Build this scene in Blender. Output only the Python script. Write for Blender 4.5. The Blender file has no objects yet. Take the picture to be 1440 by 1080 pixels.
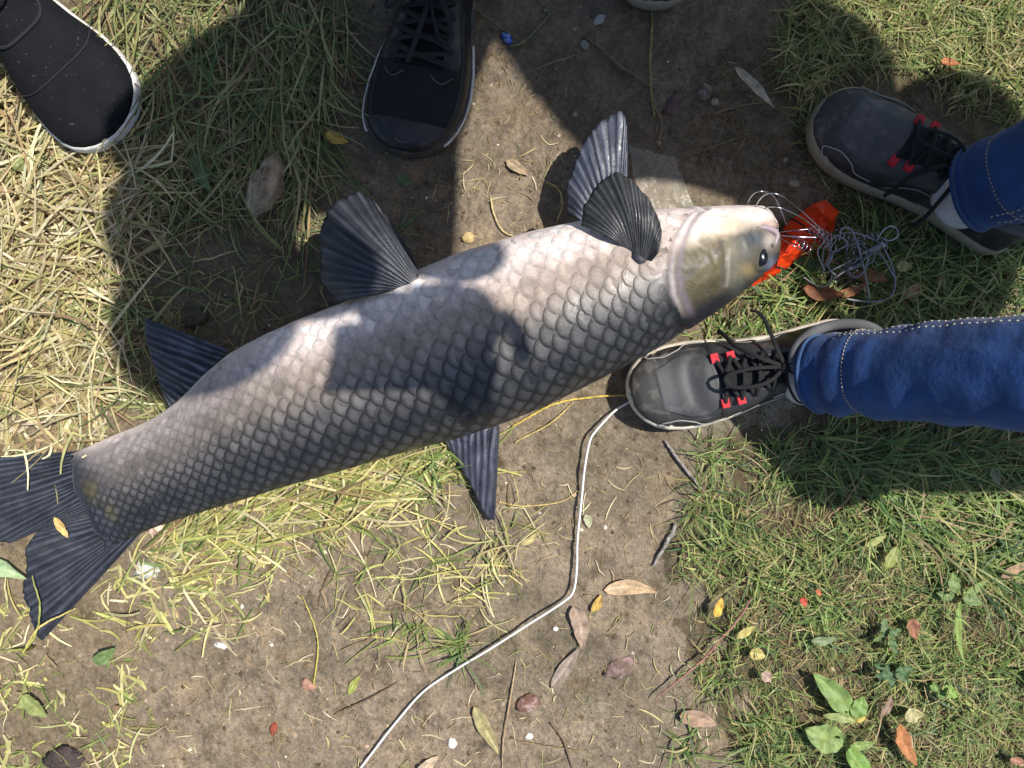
import bpy, math, random
import numpy as np
from mathutils import Vector
R = math.radians
random.seed(7)
RNG = np.random.default_rng(11)
C = bpy.context.scene.collection
SC = bpy.context.scene
# ------------------------------------------------------------------ camera, sky, sun, exposure
cam_d = bpy.data.cameras.new('camera'); cam = bpy.data.objects.new('camera', cam_d); C.objects.link(cam)
cam.location = (0, 0, 1.0); cam.rotation_euler = (0, 0, 0)
PX = 0.0009                                   # metres on the ground for one photo pixel (1440 wide)
cam_d.sensor_width = 36.0; cam_d.lens = 36.0 / (1440 * PX); cam_d.clip_start = 0.01; cam_d.clip_end = 400
SC.camera = cam
SUN_EL = R(62); SUN_AZ = math.atan2(0.30, 0.954)      # towards the sun, in the ground plane
w = bpy.data.worlds.new('World'); SC.world = w; w.use_nodes = True
nt = w.node_tree; sky = nt.nodes.new('ShaderNodeTexSky'); sky.sky_type = 'NISHITA'; sky.sun_disc = False
sky.sun_elevation = SUN_EL; sky.sun_rotation = math.pi/2 - SUN_AZ
bg = nt.nodes['Background']; nt.links.new(sky.outputs[0], bg.inputs[0]); bg.inputs[1].default_value = 0.10
sd = bpy.data.lights.new('sun', 'SUN'); sd.energy = 4.6; sd.angle = R(0.55); sd.color = (1.0, 0.965, 0.90)
sun = bpy.data.objects.new('sun', sd); C.objects.link(sun)
SUNV = Vector((math.cos(SUN_EL)*math.cos(SUN_AZ), math.cos(SUN_EL)*math.sin(SUN_AZ), math.sin(SUN_EL)))
sun.rotation_euler = SUNV.to_track_quat('Z', 'Y').to_euler(); sun.location = (3, -1, 5)
SC.view_settings.view_transform = 'Standard'; SC.view_settings.look = 'None'
SC.view_settings.exposure = 0.26; SC.view_settings.gamma = 1.0
# ------------------------------------------------------------------ helpers
def P(px, py, z=0.0):
    k = PX * (1 - z)
    return np.array([(px - 720) * k, (540 - py) * k, z])
def topx(V):
    V = np.asarray(V); k = PX * (1 - V[..., 2])
    return np.stack([V[..., 0] / k + 720, 540 - V[..., 1] / k], -1)
def srgb(r, g, b, k=1.0):
    f = lambda c: ((c/255 + .055)/1.055)**2.4 if c > 10 else c/255/12.92
    return np.array([f(r)*k, f(g)*k, f(b)*k])
def hash2(i, j, s):
    v = np.sin(i*127.1 + j*311.7 + s*74.7) * 43758.5453
    return v - np.floor(v)
def vnoise(x, y, s=0):
    x = np.asarray(x, float); y = np.asarray(y, float)
    xi = np.floor(x); yi = np.floor(y); u = x - xi; v = y - yi
    u = u*u*(3-2*u); v = v*v*(3-2*v)
    a = hash2(xi, yi, s); b = hash2(xi+1, yi, s); c = hash2(xi, yi+1, s); d = hash2(xi+1, yi+1, s)
    return (a*(1-u) + b*u)*(1-v) + (c*(1-u) + d*u)*v
def fbm(x, y, s=0, o=4):
    t = 0; a = .5; n = 0
    for k in range(o):
        t = t + a*vnoise(x, y, s+k*3.1); n += a; a *= .5; x = x*2.03 + 1.7; y = y*2.03 + 4.1
    return t/n
def inpoly(x, y, poly):
    x = np.asarray(x); y = np.asarray(y); c = np.zeros(x.shape, bool); n = len(poly); j = n-1
    for i in range(n):
        xi, yi = poly[i]; xj, yj = poly[j]
        if yi != yj:
            c ^= ((yi > y) != (yj > y)) & (x < (xj-xi)*(y-yi)/(yj-yi) + xi)
        j = i
    return c
def dpoly(p, line):
    """distance of points p (n,2) to polyline, and 0..1 position along it"""
    p = np.asarray(p, float); best = np.full(p.shape[:-1], 1e9); tt = np.zeros(p.shape[:-1])
    line = np.asarray(line, float); seg = np.linalg.norm(np.diff(line, axis=0), axis=1); tot = seg.sum(); acc = 0
    for a, b, l in zip(line[:-1], line[1:], seg):
        d = b-a; t = np.clip(((p-a)@d)/(l*l+1e-12), 0, 1); q = a + t[..., None]*d
        e = np.linalg.norm(p-q, axis=-1); m = e < best
        best = np.where(m, e, best); tt = np.where(m, (acc+t*l)/tot, tt); acc += l
    return best, tt
def sm(a, b, x): 
    t = np.clip((np.asarray(x, float)-a)/(b-a), 0, 1); return t*t*(3-2*t)
def mix(a, b, t): 
    t = np.asarray(t)[..., None]; return np.asarray(a)*(1-t) + np.asarray(b)*t
def spline(pts, n):
    """Catmull-Rom through pts, n samples"""
    p = np.asarray(pts, float); m = len(p)
    if m == 2: return p[0] + (p[1]-p[0])*np.linspace(0, 1, n)[:, None]
    q = np.vstack([2*p[0]-p[1], p, 2*p[-1]-p[-2]]); l = np.concatenate([[0], np.cumsum(np.linalg.norm(np.diff(p, axis=0), axis=1))])
    out = []
    for d in np.linspace(0, l[-1], n):
        i = min(max(int(np.searchsorted(l, d, 'right'))-1, 0), m-2); t = (d-l[i])/(l[i+1]-l[i]+1e-12)
        a, b, c, e = q[i], q[i+1], q[i+2], q[i+3]
        out.append(.5*((2*b) + (c-a)*t + (2*a-5*b+4*c-e)*t*t + (3*b-a-3*c+e)*t**3))
    return np.array(out)
ORG = {}
def tag(o, label=None, cat=None, group=None, kind=None):
    if label: o['label'] = label
    if cat: o['category'] = cat
    if group: o['group'] = group
    if kind: o['kind'] = kind
    return o
def thing(name, loc, label, cat, group=None):
    o = bpy.data.objects.new(name, None); C.objects.link(o); o.empty_display_size = .05
    o.location = loc; ORG[o.name] = np.array(loc, float); return tag(o, label, cat, group)
def mobj(name, V, F, mat, parent=None, cols=None, smooth=True, origin=None, solid=0.0, sub=0):
    V = np.asarray(V, float)
    org = ORG[parent.name] if parent else (np.array(origin, float) if origin is not None else np.array([V[:, 0].mean(), V[:, 1].mean(), V[:, 2].min()]))
    me = bpy.data.meshes.new(name); W = V - org
    if isinstance(F, np.ndarray):
        k = F.shape[1]; nf = len(F)
        me.vertices.add(len(W)); me.vertices.foreach_set('co', W.astype(np.float32).ravel())
        me.loops.add(nf*k); me.loops.foreach_set('vertex_index', F.astype(np.int32).ravel())
        me.polygons.add(nf); me.polygons.foreach_set('loop_start', np.arange(0, nf*k, k, dtype=np.int32))
        me.polygons.foreach_set('loop_total', np.full(nf, k, np.int32)); me.update(calc_edges=True)
    else:
        me.from_pydata(W.tolist(), [], [list(map(int, f)) for f in F])
    if smooth: me.polygons.foreach_set('use_smooth', np.ones(len(me.polygons), bool))
    if cols is not None:
        cols = np.asarray(cols, float)
        if cols.ndim == 1: cols = np.tile(cols, (len(W), 1))
        at = me.color_attributes.new('Col', 'FLOAT_COLOR', 'POINT')
        at.data.foreach_set('color', np.hstack([np.clip(cols, 0, 1), np.ones((len(W), 1))]).astype(np.float32).ravel())
    me.materials.append(mat); me.update()
    o = bpy.data.objects.new(name, me); C.objects.link(o); ORG[o.name] = org
    if parent: o.parent = parent
    else: o.location = org
    if solid: m = o.modifiers.new('thick', 'SOLIDIFY'); m.thickness = solid; m.offset = 0
    if sub: m = o.modifiers.new('sub', 'SUBSURF'); m.levels = sub; m.render_levels = sub
    return o
def gridf(nu, nv, wrapv=False, off=0):
    i = np.arange(nu-1)[:, None]; j = np.arange(nv if wrapv else nv-1)[None, :]
    j2 = (j+1) % nv
    f = np.stack([i*nv+j+0*i, i*nv+j2+0*i, (i+1)*nv+j2, (i+1)*nv+j], -1).reshape(-1, 4)
    return f + off
class Bag:
    def __init__(s): s.V = []; s.F = []; s.K = []; s.n = 0
    def add(s, V, F, col=None):
        V = np.asarray(V, float); s.V.append(V); s.F += [[int(a)+s.n for a in f] for f in F]; s.n += len(V)
        c = np.array([.5, .5, .5]) if col is None else np.asarray(col, float)
        s.K.append(np.tile(c, (len(V), 1)) if c.ndim == 1 else c)
    def obj(s, name, mat, parent=None, **k): return mobj(name, np.vstack(s.V), s.F, mat, parent, cols=np.vstack(s.K), **k)
def tube(path, rad, n=8, flat=1.0, up=None, cap=True):
    """path (m,3), rad scalar/array; flat squashes the section along the frame's second axis"""
    p = np.asarray(path, float); m = len(p); rad = np.broadcast_to(np.asarray(rad, float), (m,))
    T = np.gradient(p, axis=0); T /= np.linalg.norm(T, axis=1)[:, None]+1e-12
    u = np.array([0, 0, 1.]) if up is None else np.asarray(up, float)
    V = []
    prev = None
    for i in range(m):
        a = np.cross(u, T[i]) if prev is None or up is not None else prev - T[i]*np.dot(prev, T[i])
        if np.linalg.norm(a) < 1e-5: a = np.cross([1, 0.1, 0], T[i])
        a /= np.linalg.norm(a); b = np.cross(T[i], a); prev = a
        th = np.linspace(0, 2*math.pi, n, endpoint=False)
        V.append(p[i] + rad[i]*(np.cos(th)[:, None]*a + flat*np.sin(th)[:, None]*b))
    F = gridf(m, n, True).tolist()
    V = np.vstack(V)
    if cap: F.append(list(range(n))[::-1]); F.append([(m-1)*n+k for k in range(n)])
    return V, F
def tubeo(name, path, rad, mat, parent=None, col=None, n=8, flat=1.0, up=None, k=1, **kw):
    V, F = tube(path, rad, n, flat, up); return mobj(name, V, F, mat, parent, cols=col, **kw)
# ------------------------------------------------------------------ materials
def mat(name, col=None, rough=.6, noise=None, bump=None, spec=.5, coat=0, transl=0, sheen=0, metal=0, weave=None, dust=None, alpha=None, sss=0, rnoise=None):
    m = bpy.data.materials.new(name); m.use_nodes = True; t = m.node_tree; N = t.nodes; L = t.links
    b = N['Principled BSDF']; out = N['Material Output']
    b.inputs['Roughness'].default_value = rough; b.inputs['Specular IOR Level'].default_value = spec
    b.inputs['Coat Weight'].default_value = coat; b.inputs['Coat Roughness'].default_value = .15; b.inputs['Sheen Weight'].default_value = sheen
    b.inputs['Metallic'].default_value = metal
    tc = N.new('ShaderNodeTexCoord')
    if col is None:
        a = N.new('ShaderNodeAttribute'); a.attribute_name = 'Col'; cs = a.outputs['Color']
    else:
        a = N.new('ShaderNodeRGB'); a.outputs[0].default_value = (*col, 1); cs = a.outputs[0]
    def nz(scale, det=4):
        q = N.new('ShaderNodeTexNoise'); q.inputs['Scale'].default_value = scale; q.inputs['Detail'].default_value = det
        L.new(tc.outputs['Object'], q.inputs['Vector']); return q
    if noise:
        for sc, am in (noise if isinstance(noise, list) else [noise]):
            q = nz(sc); r = N.new('ShaderNodeMapRange'); L.new(q.outputs['Fac'], r.inputs[0])
            r.inputs[1].default_value = .3; r.inputs[2].default_value = .7; r.inputs[3].default_value = 1-am; r.inputs[4].default_value = 1+am
            v = N.new('ShaderNodeVectorMath'); v.operation = 'SCALE'; L.new(cs, v.inputs[0]); L.new(r.outputs[0], v.inputs['Scale']); cs = v.outputs[0]
    if dust:
        dcol, sc, lo, hi, am = dust
        q = nz(sc, 8); r = N.new('ShaderNodeMapRange'); L.new(q.outputs['Fac'], r.inputs[0]); r.inputs[1].default_value = lo; r.inputs[2].default_value = hi; r.inputs[4].default_value = am
        x = N.new('ShaderNodeMix'); x.data_type = 'RGBA'; L.new(r.outputs[0], x.inputs[0]); L.new(cs, x.inputs[6]); x.inputs[7].default_value = (*dcol, 1); cs = x.outputs[2]
    L.new(cs, b.inputs['Base Color'])
    if rnoise:
        q = nz(rnoise[0]); r = N.new('ShaderNodeMapRange'); L.new(q.outputs['Fac'], r.inputs[0]); r.inputs[1].default_value = .35; r.inputs[2].default_value = .65
        r.inputs[3].default_value = rnoise[1]; r.inputs[4].default_value = rnoise[2]; L.new(r.outputs[0], b.inputs['Roughness'])
    hs = None
    if bump:
        for sc, st in (bump if isinstance(bump, list) else [bump]):
            q = nz(sc, 6); bp = N.new('ShaderNodeBump'); bp.inputs['Strength'].default_value = st; bp.inputs['Distance'].default_value = .5/sc
            L.new(q.outputs['Fac'], bp.inputs['Height'])
            if hs: L.new(hs, bp.inputs['Normal'])
            hs = bp.outputs[0]
    if weave:
        q = N.new('ShaderNodeTexVoronoi'); q.inputs['Scale'].default_value = weave[0]; q.inputs['Randomness'].default_value = weave[2] if len(weave) > 2 else .15; L.new(tc.outputs['Object'], q.inputs['Vector'])
        bp = N.new('ShaderNodeBump'); bp.inputs['Strength'].default_value = weave[1]; bp.inputs['Distance'].default_value = .0006; bp.invert = True
        L.new(q.outputs['Distance'], bp.inputs['Height'])
        if hs: L.new(hs, bp.inputs['Normal'])
        hs = bp.outputs[0]
    if hs: L.new(hs, b.inputs['Normal'])
    if sss:
        b.inputs['Subsurface Weight'].default_value = sss; b.inputs['Subsurface Radius'].default_value = (.01, .006, .004); b.inputs['Subsurface Scale'].default_value = .4
    if transl:
        tr = N.new('ShaderNodeBsdfTranslucent'); L.new(cs, tr.inputs[0]); mx = N.new('ShaderNodeMixShader'); mx.inputs[0].default_value = transl
        L.new(b.outputs[0], mx.inputs[1]); L.new(tr.outputs[0], mx.inputs[2]); L.new(mx.outputs[0], out.inputs[0])
    if alpha: b.inputs['Alpha'].default_value = alpha
    return m
M = {
 'grass': mat('grass_blade', rough=.55, noise=(60, .25), transl=.3),
 'straw': mat('dry_straw', rough=.6, noise=(90, .22), transl=.22),
 'leaf': mat('leaf', rough=.55, noise=[(70, .22), (300, .15)], bump=(220, .35), transl=.25),
 'dryleaf': mat('dry_leaf', rough=.75, noise=[(90, .3), (400, .15)], bump=(260, .5), transl=.1),
 'twig': mat('twig_bark', rough=.85, noise=(160, .35), bump=(300, .6)),
 'stone': mat('stone', rough=.85, noise=[(60, .3), (300, .2)], bump=(180, .6)),
 'skin_fish': mat('fish_skin', rough=.42, noise=[(38, .10), (160, .10), (600, .08)], bump=[(120, .12), (500, .10)], spec=.4, coat=.0, sss=.10, rnoise=(34, .42, .72)),
 'scale': mat('fish_scale', rough=.42, noise=[(75, .14), (420, .14)], bump=[(260, .2), (900, .15)], spec=.45, coat=.05, rnoise=(24, .28, .62)),
 'fin': mat('fish_fin', rough=.45, noise=[(50, .25), (500, .2)], bump=[(420, .3), (160, .2)], spec=.45, coat=.05, rnoise=(60, .3, .6)),
 'eye': mat('fish_eye', rough=.18, spec=.4, coat=.0),
 'shoegrey': mat('grey_suede_leather', rough=.62, noise=[(40, .12), (500, .12)], bump=(900, .18), dust=((.30, .27, .23), 55, .5, .75, .5)),
 'shoeclean': mat('grey_leather', rough=.5, noise=[(40, .12), (500, .1)], bump=(900, .15), dust=((.25, .23, .2), 60, .56, .8, .35)),
 'mesh': mat('black_knit_mesh', rough=.8, noise=(40, .2), weave=(620, .9), spec=.25),
 'knit': mat('black_knit', rough=.85, noise=(40, .2), weave=(480, .7), spec=.2, dust=((.1, .1, .1), 240, .66, .74, .8)),
 'blackleather': mat('black_synthetic', rough=.42, noise=(60, .2), bump=(500, .15), dust=((.12, .11, .1), 70, .58, .8, .4)),
 'rubber': mat('sole_rubber', rough=.7, noise=[(45, .1), (300, .1)], bump=(300, .15), dust=((.2, .16, .11), 55, .52, .72, .65)),
 'lace': mat('lace', rough=.85, noise=(300, .2), weave=(900, .7)),
 'webbing': mat('red_webbing', rough=.7, noise=(200, .15)),
 'denim': mat('denim', rough=.85, noise=[(18, .2), (55, .08), (1000, .38)], bump=[(26, .35)], weave=(900, .4, .5), sheen=.15, spec=.2),
 'thread': mat('thread', rough=.8),
 'cloth': mat('dark_cloth', rough=.9, noise=(40, .15), weave=(700, .4)),
 'person': mat('person_skin', rough=.5, noise=(20, .06), sss=.05),
 'plastic': mat('orange_plastic', rough=.35, noise=(40, .08), bump=(70, .35), transl=.2),
 'wire': mat('steel_wire', rough=.25, metal=1.0, noise=(150, .15)),
 'cord': mat('coated_cord', rough=.4, noise=(90, .08)),
 'film': mat('plastic_film', rough=.2, noise=(60, .1), bump=(80, .5), alpha=.28),
}
# ------------------------------------------------------------------ ground
LAWN = [(1125, -60), (1105, 90), (1120, 190), (1180, 285), (1090, 345), (1040, 420), (985, 462), (1040, 470), (1165, 540), (1125, 600), (1060, 625), (1035, 690), (945, 745), (960, 800), (1040, 840), (985, 880), (960, 940), (1050, 985), (1030, 1060), (1075, 1140), (1500, 1140), (1500, -60)]
def gh(x, y):
    x = np.asarray(x, float); y = np.asarray(y, float)
    g = (fbm(x*7, y*7, 2, 3)-.5)*.012 + (fbm(x*38, y*38, 5, 3)-.5)*.009 + (fbm(x*140, y*140, 8, 2)-.5)*.0026
    return g - .002
def axis(lo, hi, st):
    c = np.arange(lo, hi, st); o = [hi]; d = st*1.3
    while o[-1] < 160: o.append(o[-1]+d); d *= 1.28
    n = [lo - (v-hi) for v in o]
    return np.concatenate([n[::-1], c[1:], o])
gx = axis(-.72, .72, .0034); gy = axis(-.55, .55, .0034)
GX, GY = np.meshgrid(gx, gy, indexing='ij'); GZ = gh(GX, GY)
far = np.maximum(np.abs(GX)-.75, np.abs(GY)-.58); GZ = GZ*np.exp(-np.maximum(far, 0)*.2)
V = np.stack([GX, GY, GZ], -1).reshape(-1, 3)
pp = np.stack([V[:, 0]/PX+720, 540-V[:, 1]/PX], -1)
lawnm = inpoly(pp[:, 0]+(vnoise(V[:, 0]*30, V[:, 1]*30, 4)-.5)*90, pp[:, 1]+(vnoise(V[:, 0]*30, V[:, 1]*30, 9)-.5)*90, LAWN) | (np.abs(V[:, 0]) > .75) | (np.abs(V[:, 1]) > .58)
mud = mix(srgb(150, 133, 112), srgb(130, 117, 97), sm(.35, .65, fbm(V[:, 0]*9, V[:, 1]*9, 21)))
mud = mix(mud, srgb(170, 148, 116), sm(.55, .8, fbm(V[:, 0]*26, V[:, 1]*26, 31))*.5)
mud = mix(mud, srgb(96, 80, 60), sm(.56, .8, fbm(V[:, 0]*55, V[:, 1]*55, 41))*.6)
mud = mix(mud, srgb(84, 72, 44), lawnm*.8)
tl = sm(560, 380, pp[:, 0])*sm(520, 420, pp[:, 1]); mud = mix(mud, srgb(92, 82, 62), tl*.6)    # darker soil towards the upper left
mud = mix(mud, srgb(128, 112, 84), sm(240, 150, pp[:, 0])*.4)
top_mud = np.clip(sm(620, 700, pp[:, 0])*sm(300, 180, pp[:, 1])*(~lawnm), 0, 1); mud = mix(mud, srgb(112, 96, 76), top_mud*.5)  # darker mud at upper centre and right, outside the lawn
MG = mat('mud_ground', rough=.8, noise=[(20, .12), (60, .18), (190, .26), (520, .26)], bump=[(60, .5), (150, .7), (380, .8), (900, .6)], spec=.35, rnoise=(14, .5, .9))
ground = mobj('ground', V, gridf(len(gx), len(gy)), MG, cols=mud*.76, origin=(0, 0, 0)); tag(ground, 'trampled brown mud ground', kind='structure'); ground['kind'] = 'structure'
# ------------------------------------------------------------------ fish geometry
A0 = np.array([140., 705.]); B0 = np.array([1092., 330.]); D0 = (B0-A0)/np.linalg.norm(B0-A0); N0 = np.array([-D0[1], D0[0]])
UP = [(1097, 321), (1088, 306), (1075, 297), (1045, 291), (1000, 294), (960, 296), (930, 297), (880, 303), (800, 316), (740, 329), (680, 347), (640, 359), (595, 378), (540, 403), (480, 428), (420, 450), (370, 473), (330, 493), (290, 525), (255, 562), (215, 590), (165, 610), (115, 632)]
LO = [(1097, 327), (1095, 350), (1088, 373), (1060, 397), (1020, 429), (985, 452), (960, 467), (930, 486), (880, 514), (820, 545), (760, 574), (700, 598), (640, 617), (560, 638), (480, 662), (400, 684), (330, 706), (270, 724), (215, 742), (175, 760)]
def sn(pts):
    q = np.asarray(pts, float)-A0; return q@D0, q@N0
su, nu_ = sn(UP); sl, nl_ = sn(LO)
su, nu_ = su[::-1], nu_[::-1]; sl, nl_ = sl[::-1], nl_[::-1]
SMAX = 1029.0; SMIN = -26.0
ss = np.linspace(SMIN, SMAX, 500)
iu = np.interp(ss, su, nu_); il = np.interp(ss, sl, nl_)
ker = np.ones(17)/17
smo = lambda a: np.convolve(np.pad(a, 8, 'edge'), ker, 'valid')
blend = sm(SMAX-45, SMAX-15, ss)
iu = smo(iu)*(1-blend)+iu*blend; il = smo(il)*(1-blend)+il*blend
HZ = np.interp(ss, [-26, 0, 60, 180, 330, 500, 680, 820, 900, 960, 1000, 1020, 1029], [.0018, .013, .024, .036, .058, .079, .086, .084, .080, .068, .050, .030, .010])
HZ = smo(HZ)
def fish_S(s, ph, off=0.0):
    """s in photo pixels along the axis, ph 0 (belly edge) .. pi (back edge), full turn 2 pi"""
    s = np.asarray(s, float); ph = np.asarray(ph, float)
    a = np.interp(s, ss, iu); b = np.interp(s, ss, il); c = (a+b)/2; wd = (b-a)/2; hz = np.interp(s, ss, HZ)
    endk = np.sqrt(np.clip(1-((s-(SMAX-26))/26.5)**2, 0.0, 1)); endk = np.where(s < SMAX-26, 1, np.maximum(endk, .12))
    cs = np.cos(ph); sn_ = np.sin(ph)
    e = .9
    yy = -np.sign(cs)*np.abs(cs)**e*wd*np.where(s < SMAX-26, 1, .35+.65*endk); zz = np.sign(sn_)*np.abs(sn_)**e*hz*endk
    q = A0 + s[..., None]*D0 + (c+yy)[..., None]*N0
    zc = np.interp(s, ss, HZ)*.97 + .002 + .012*sm(900, 1020, s); kw = PX*(1-zc)
    x = (q[..., 0]-720)*kw; y = (540-q[..., 1])*kw
    V = np.stack([x, y, np.maximum(zc+zz, .001)], -1)
    if np.any(off):
        e1 = .5; t1 = fish_S(s+e1, ph)-fish_S(s-e1, ph); t2 = fish_S(s, ph+.01)-fish_S(s, ph-.01)
        n = np.cross(t2, t1); n /= np.linalg.norm(n, axis=-1)[..., None]+1e-12
        n = np.where((n[..., 2:] < 0) & (sn_[..., None] > .05), -n, n)
        V = V + n*np.asarray(off)[..., None]
    return V
def fish_inv(px, py):
    """photo pixel -> (s, ph) on the upper side of the body"""
    z = .12; s = 600.0
    for _ in range(8):
        kw = PX*(1-(np.interp(s, ss, HZ)*.97 + .002 + .012*float(sm(900, 1020, s))))
        w_ = P(px, py, z); q = np.array([w_[0]/kw+720, 540-w_[1]/kw])-A0; s = float(q@D0); n = float(q@N0)
        a = np.interp(s, ss, iu); b = np.interp(s, ss, il); r = np.clip((n-(a+b)/2)/((b-a)/2), -1, 1)
        ph = math.acos(-np.sign(r)*abs(r)**(1/.9)); z = float(fish_S(np.array([s]), np.array([ph]))[0, 2])
    return s, ph
GILL = [(972, 299), (957, 318), (944, 350), (939, 385), (943, 415), (954, 440), (967, 460)]
fcol = {'belly': srgb(250, 230, 222), 'white': srgb(238, 224, 216), 'side': srgb(160, 144, 132), 'grey': srgb(94, 91, 90), 'back': srgb(38, 39, 43), 'olive': srgb(98, 89, 64), 'blue': srgb(86, 96, 110)}
def body_colour(s, ph):
    t = ph/math.pi
    t = t + .035*(fbm(s/45, ph*3.0, 23)-.5); c = mix(fcol['belly'], fcol['side'], sm(.26, .45, t)); c = mix(c, fcol['grey'], sm(.44, .58, t)); c = mix(c, fcol['back'], sm(.52, .71, t)); c = c*(.95+.1*fbm(s/20, ph*6, 29))[..., None]
    tail = sm(420, 130, s); c = mix(c, mix(fcol['grey'], fcol['back'], sm(.3, .7, t)), tail*.8*sm(.0, .25, t))
    c = mix(c, srgb(52, 54, 64), sm(40, -12, s + 10*np.cos(ph*2))*.92)
    stain = np.exp(-(((s-2)/13)**2+((ph-1.42)/.22)**2)*(.4+1.4*fbm(s/6, ph*9, 61))) + .7*np.exp(-(((s-18)/9)**2+((ph-1.9)/.25)**2)*(.4+1.4*fbm(s/6, ph*9, 63))); c = mix(c, srgb(92, 82, 52), np.clip(stain, 0, .85))
    return c
def fish():
    Ns, Na = 520, 200
    s = np.linspace(SMIN, SMAX, Ns); s = SMAX-(SMAX-s)  # uniform
    ph = np.linspace(0, 2*math.pi, Na, endpoint=False)
    S_, PH = np.meshgrid(s, ph, indexing='ij'); S_ = S_ + 20*sm(34, -26, S_)*(.5+.5*np.cos(PH*2))*(.7+.6*vnoise(PH*5, PH*0, 3)); V = fish_S(S_, PH); px = topx(V)
    top = np.sin(PH) > -.15
    off = np.zeros(S_.shape)
    gs, gph = zip(*[fish_inv(*g) for g in GILL])
    edge = np.interp(PH, gph, gs, left=gs[0]+8, right=gs[-1]+6)       # s of the gill cover's rear edge
    d = S_ - edge
    off += top*(.0014*sm(-1, 6, d)*sm(60, 0, d) - .0012*np.exp(-((d+4)/4.0)**2))
    off += top*(-.0008*np.exp(-((d-15-3*np.sin(PH*5))/4.0)**2))
    creases = [([(1097, 323), (1080, 318), (1066, 316)], .0035, 2.6), ([(1066, 316), (1060, 326), (1064, 340)], .002, 3), ([(1022, 341), (1020, 370), (1018, 400)], .0018, 3), ([(1016, 344), (985, 372), (952, 402)], .0007, 5), ([(1008, 345), (1014, 341), (1020, 346)], .001, 4), ([(990, 300), (1030, 302), (1060, 312)], .0008, 3), ([(1040, 345), (1050, 372), (1046, 395)], .001, 4)]
    for ln, dep, wd in creases:
        e, _ = dpoly(px, ln); off -= top*dep*np.exp(-(e/wd)**2)
    e, _ = dpoly(px, [(1024, 345), (1024, 375), (1022, 402)]); off += top*.0004*np.exp(-(e/4)**2)
    e = np.hypot(px[..., 0]-1074, px[..., 1]-302); off += top*.004*np.exp(-(e/16)**2)             # lower jaw
    e = np.hypot((px[..., 0]-1071)/1.0, (px[..., 1]-359)/1.5); off += top*(.0010*np.exp(-((e-12)/5)**2) - .001*np.exp(-(e/8)**2))
    off += top*.0012*(fbm(S_/22, PH*7, 3)-.5) + top*sm(-3, 6, d)*(.0010*(fbm(px[..., 0]/7, px[..., 1]/7, 71)-.5) + .0016*(fbm(px[..., 0]/19, px[..., 1]/19, 73)-.5))
    for ln, dep, wd in (([(1062, 344), (1058, 366), (1062, 384), (1076, 384)], .0012, 2.5), ([(1030, 325), (1044, 338), (1046, 352)], .0009, 2.5), ([(978, 345), (1000, 356), (1012, 384), (1008, 412)], .0008, 3), ([(1088, 345), (1084, 349)], .0012, 1.8), ([(990, 322), (1030, 330), (1058, 326)], .0010, 3)):
        e, _ = dpoly(px, ln); off -= top*dep*np.exp(-(e/wd)**2)
    V = fish_S(S_, PH, off)
    px = topx(V); t = np.abs(np.where(PH > math.pi, 2*math.pi-PH, PH))
    c = body_colour(S_, t)*1.0
    c = mix(c, fcol['back']*.5, sm(.72, .9, t/math.pi)*.3)
    # mottled pink belly skin
    c = mix(c, srgb(198, 160, 146), sm(.5, .75, fbm(S_/16, PH*9, 17))*.45*sm(.35, .1, t/math.pi)*sm(300, 500, S_))
    # head colours
    hd = sm(-3, 3, d); tt = t/math.pi
    tn = tt + .05*(fbm(px[..., 0]/18, px[..., 1]/18, 13)-.5); h = mix(fcol['white'], srgb(206, 192, 172), sm(.37, .45, tn)); h = mix(h, fcol['olive'], sm(.41, .49, tn)); h = mix(h, srgb(76, 70, 52), sm(.56, .70, tn)); h = mix(h, srgb(34, 36, 43), sm(.68, .80, tn))
    stri = .5+.5*np.sin(np.arctan2(px[..., 1]-420, px[..., 0]-1010)*46 + 3*fbm(px[..., 0]/14, px[..., 1]/14, 5)); ok = sm(70, 25, np.hypot(px[..., 0]-990, px[..., 1]-400))
    h = mix(h, h*.62, stri*ok*.9)
    def spot(x, y, rx, ry, col, am):
        nonlocal h
        e = ((px[..., 0]-x)/rx)**2 + ((px[..., 1]-y)/ry)**2
        e = e*(.75+.5*fbm(px[..., 0]/12, px[..., 1]/12, int(x)))
        h = mix(h, col, np.exp(-e)*am)
    spot(1030, 318, 26, 13, srgb(232, 206, 176), .9); spot(1060, 336, 24, 17, srgb(66, 75, 84), .95); spot(1042, 352, 15, 24, srgb(62, 70, 78), .85); spot(1076, 374, 12, 16, srgb(70, 74, 84), .8)
    spot(1035, 385, 14, 26, srgb(106, 106, 96), .8); spot(1052, 380, 13, 11, srgb(150, 132, 90), .6); spot(1083, 338, 9, 12, srgb(190, 176, 170), .8)
    spot(1020, 350, 30, 14, srgb(150, 136, 112), .5); spot(1086, 346, 2.5, 3.5, srgb(30, 26, 26), .9); spot(1000, 380, 34, 22, srgb(98, 90, 62), .5)
    spot(1086, 372, 7, 10, srgb(120, 124, 150), .8); spot(1002, 402, 5, 8, srgb(70, 62, 40), .7); spot(1084, 316, 12, 6, srgb(224, 190, 180), .8)
    e, _ = dpoly(px, [(1016, 346), (985, 372), (952, 402)]); h = mix(h, srgb(92, 84, 78), np.exp(-(e/4)**2)*.7)
    e, _ = dpoly(px, [(1014, 342), (1019, 370), (1016, 402)]); h = mix(h, srgb(84, 78, 68), np.exp(-(e/5)**2)*.7)
    e, _ = dpoly(px, [(1025, 350), (1025, 375), (1022, 402)]); h = mix(h, srgb(190, 178, 166), np.exp(-(e/2.5)**2)*.3)
    h = mix(h, srgb(212, 200, 204), np.exp(-((d-3)/4.6)**2)*sm(.80, .62, tt)*(.35+.7*vnoise(tt*9, d*0, 3))*.62)
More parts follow.
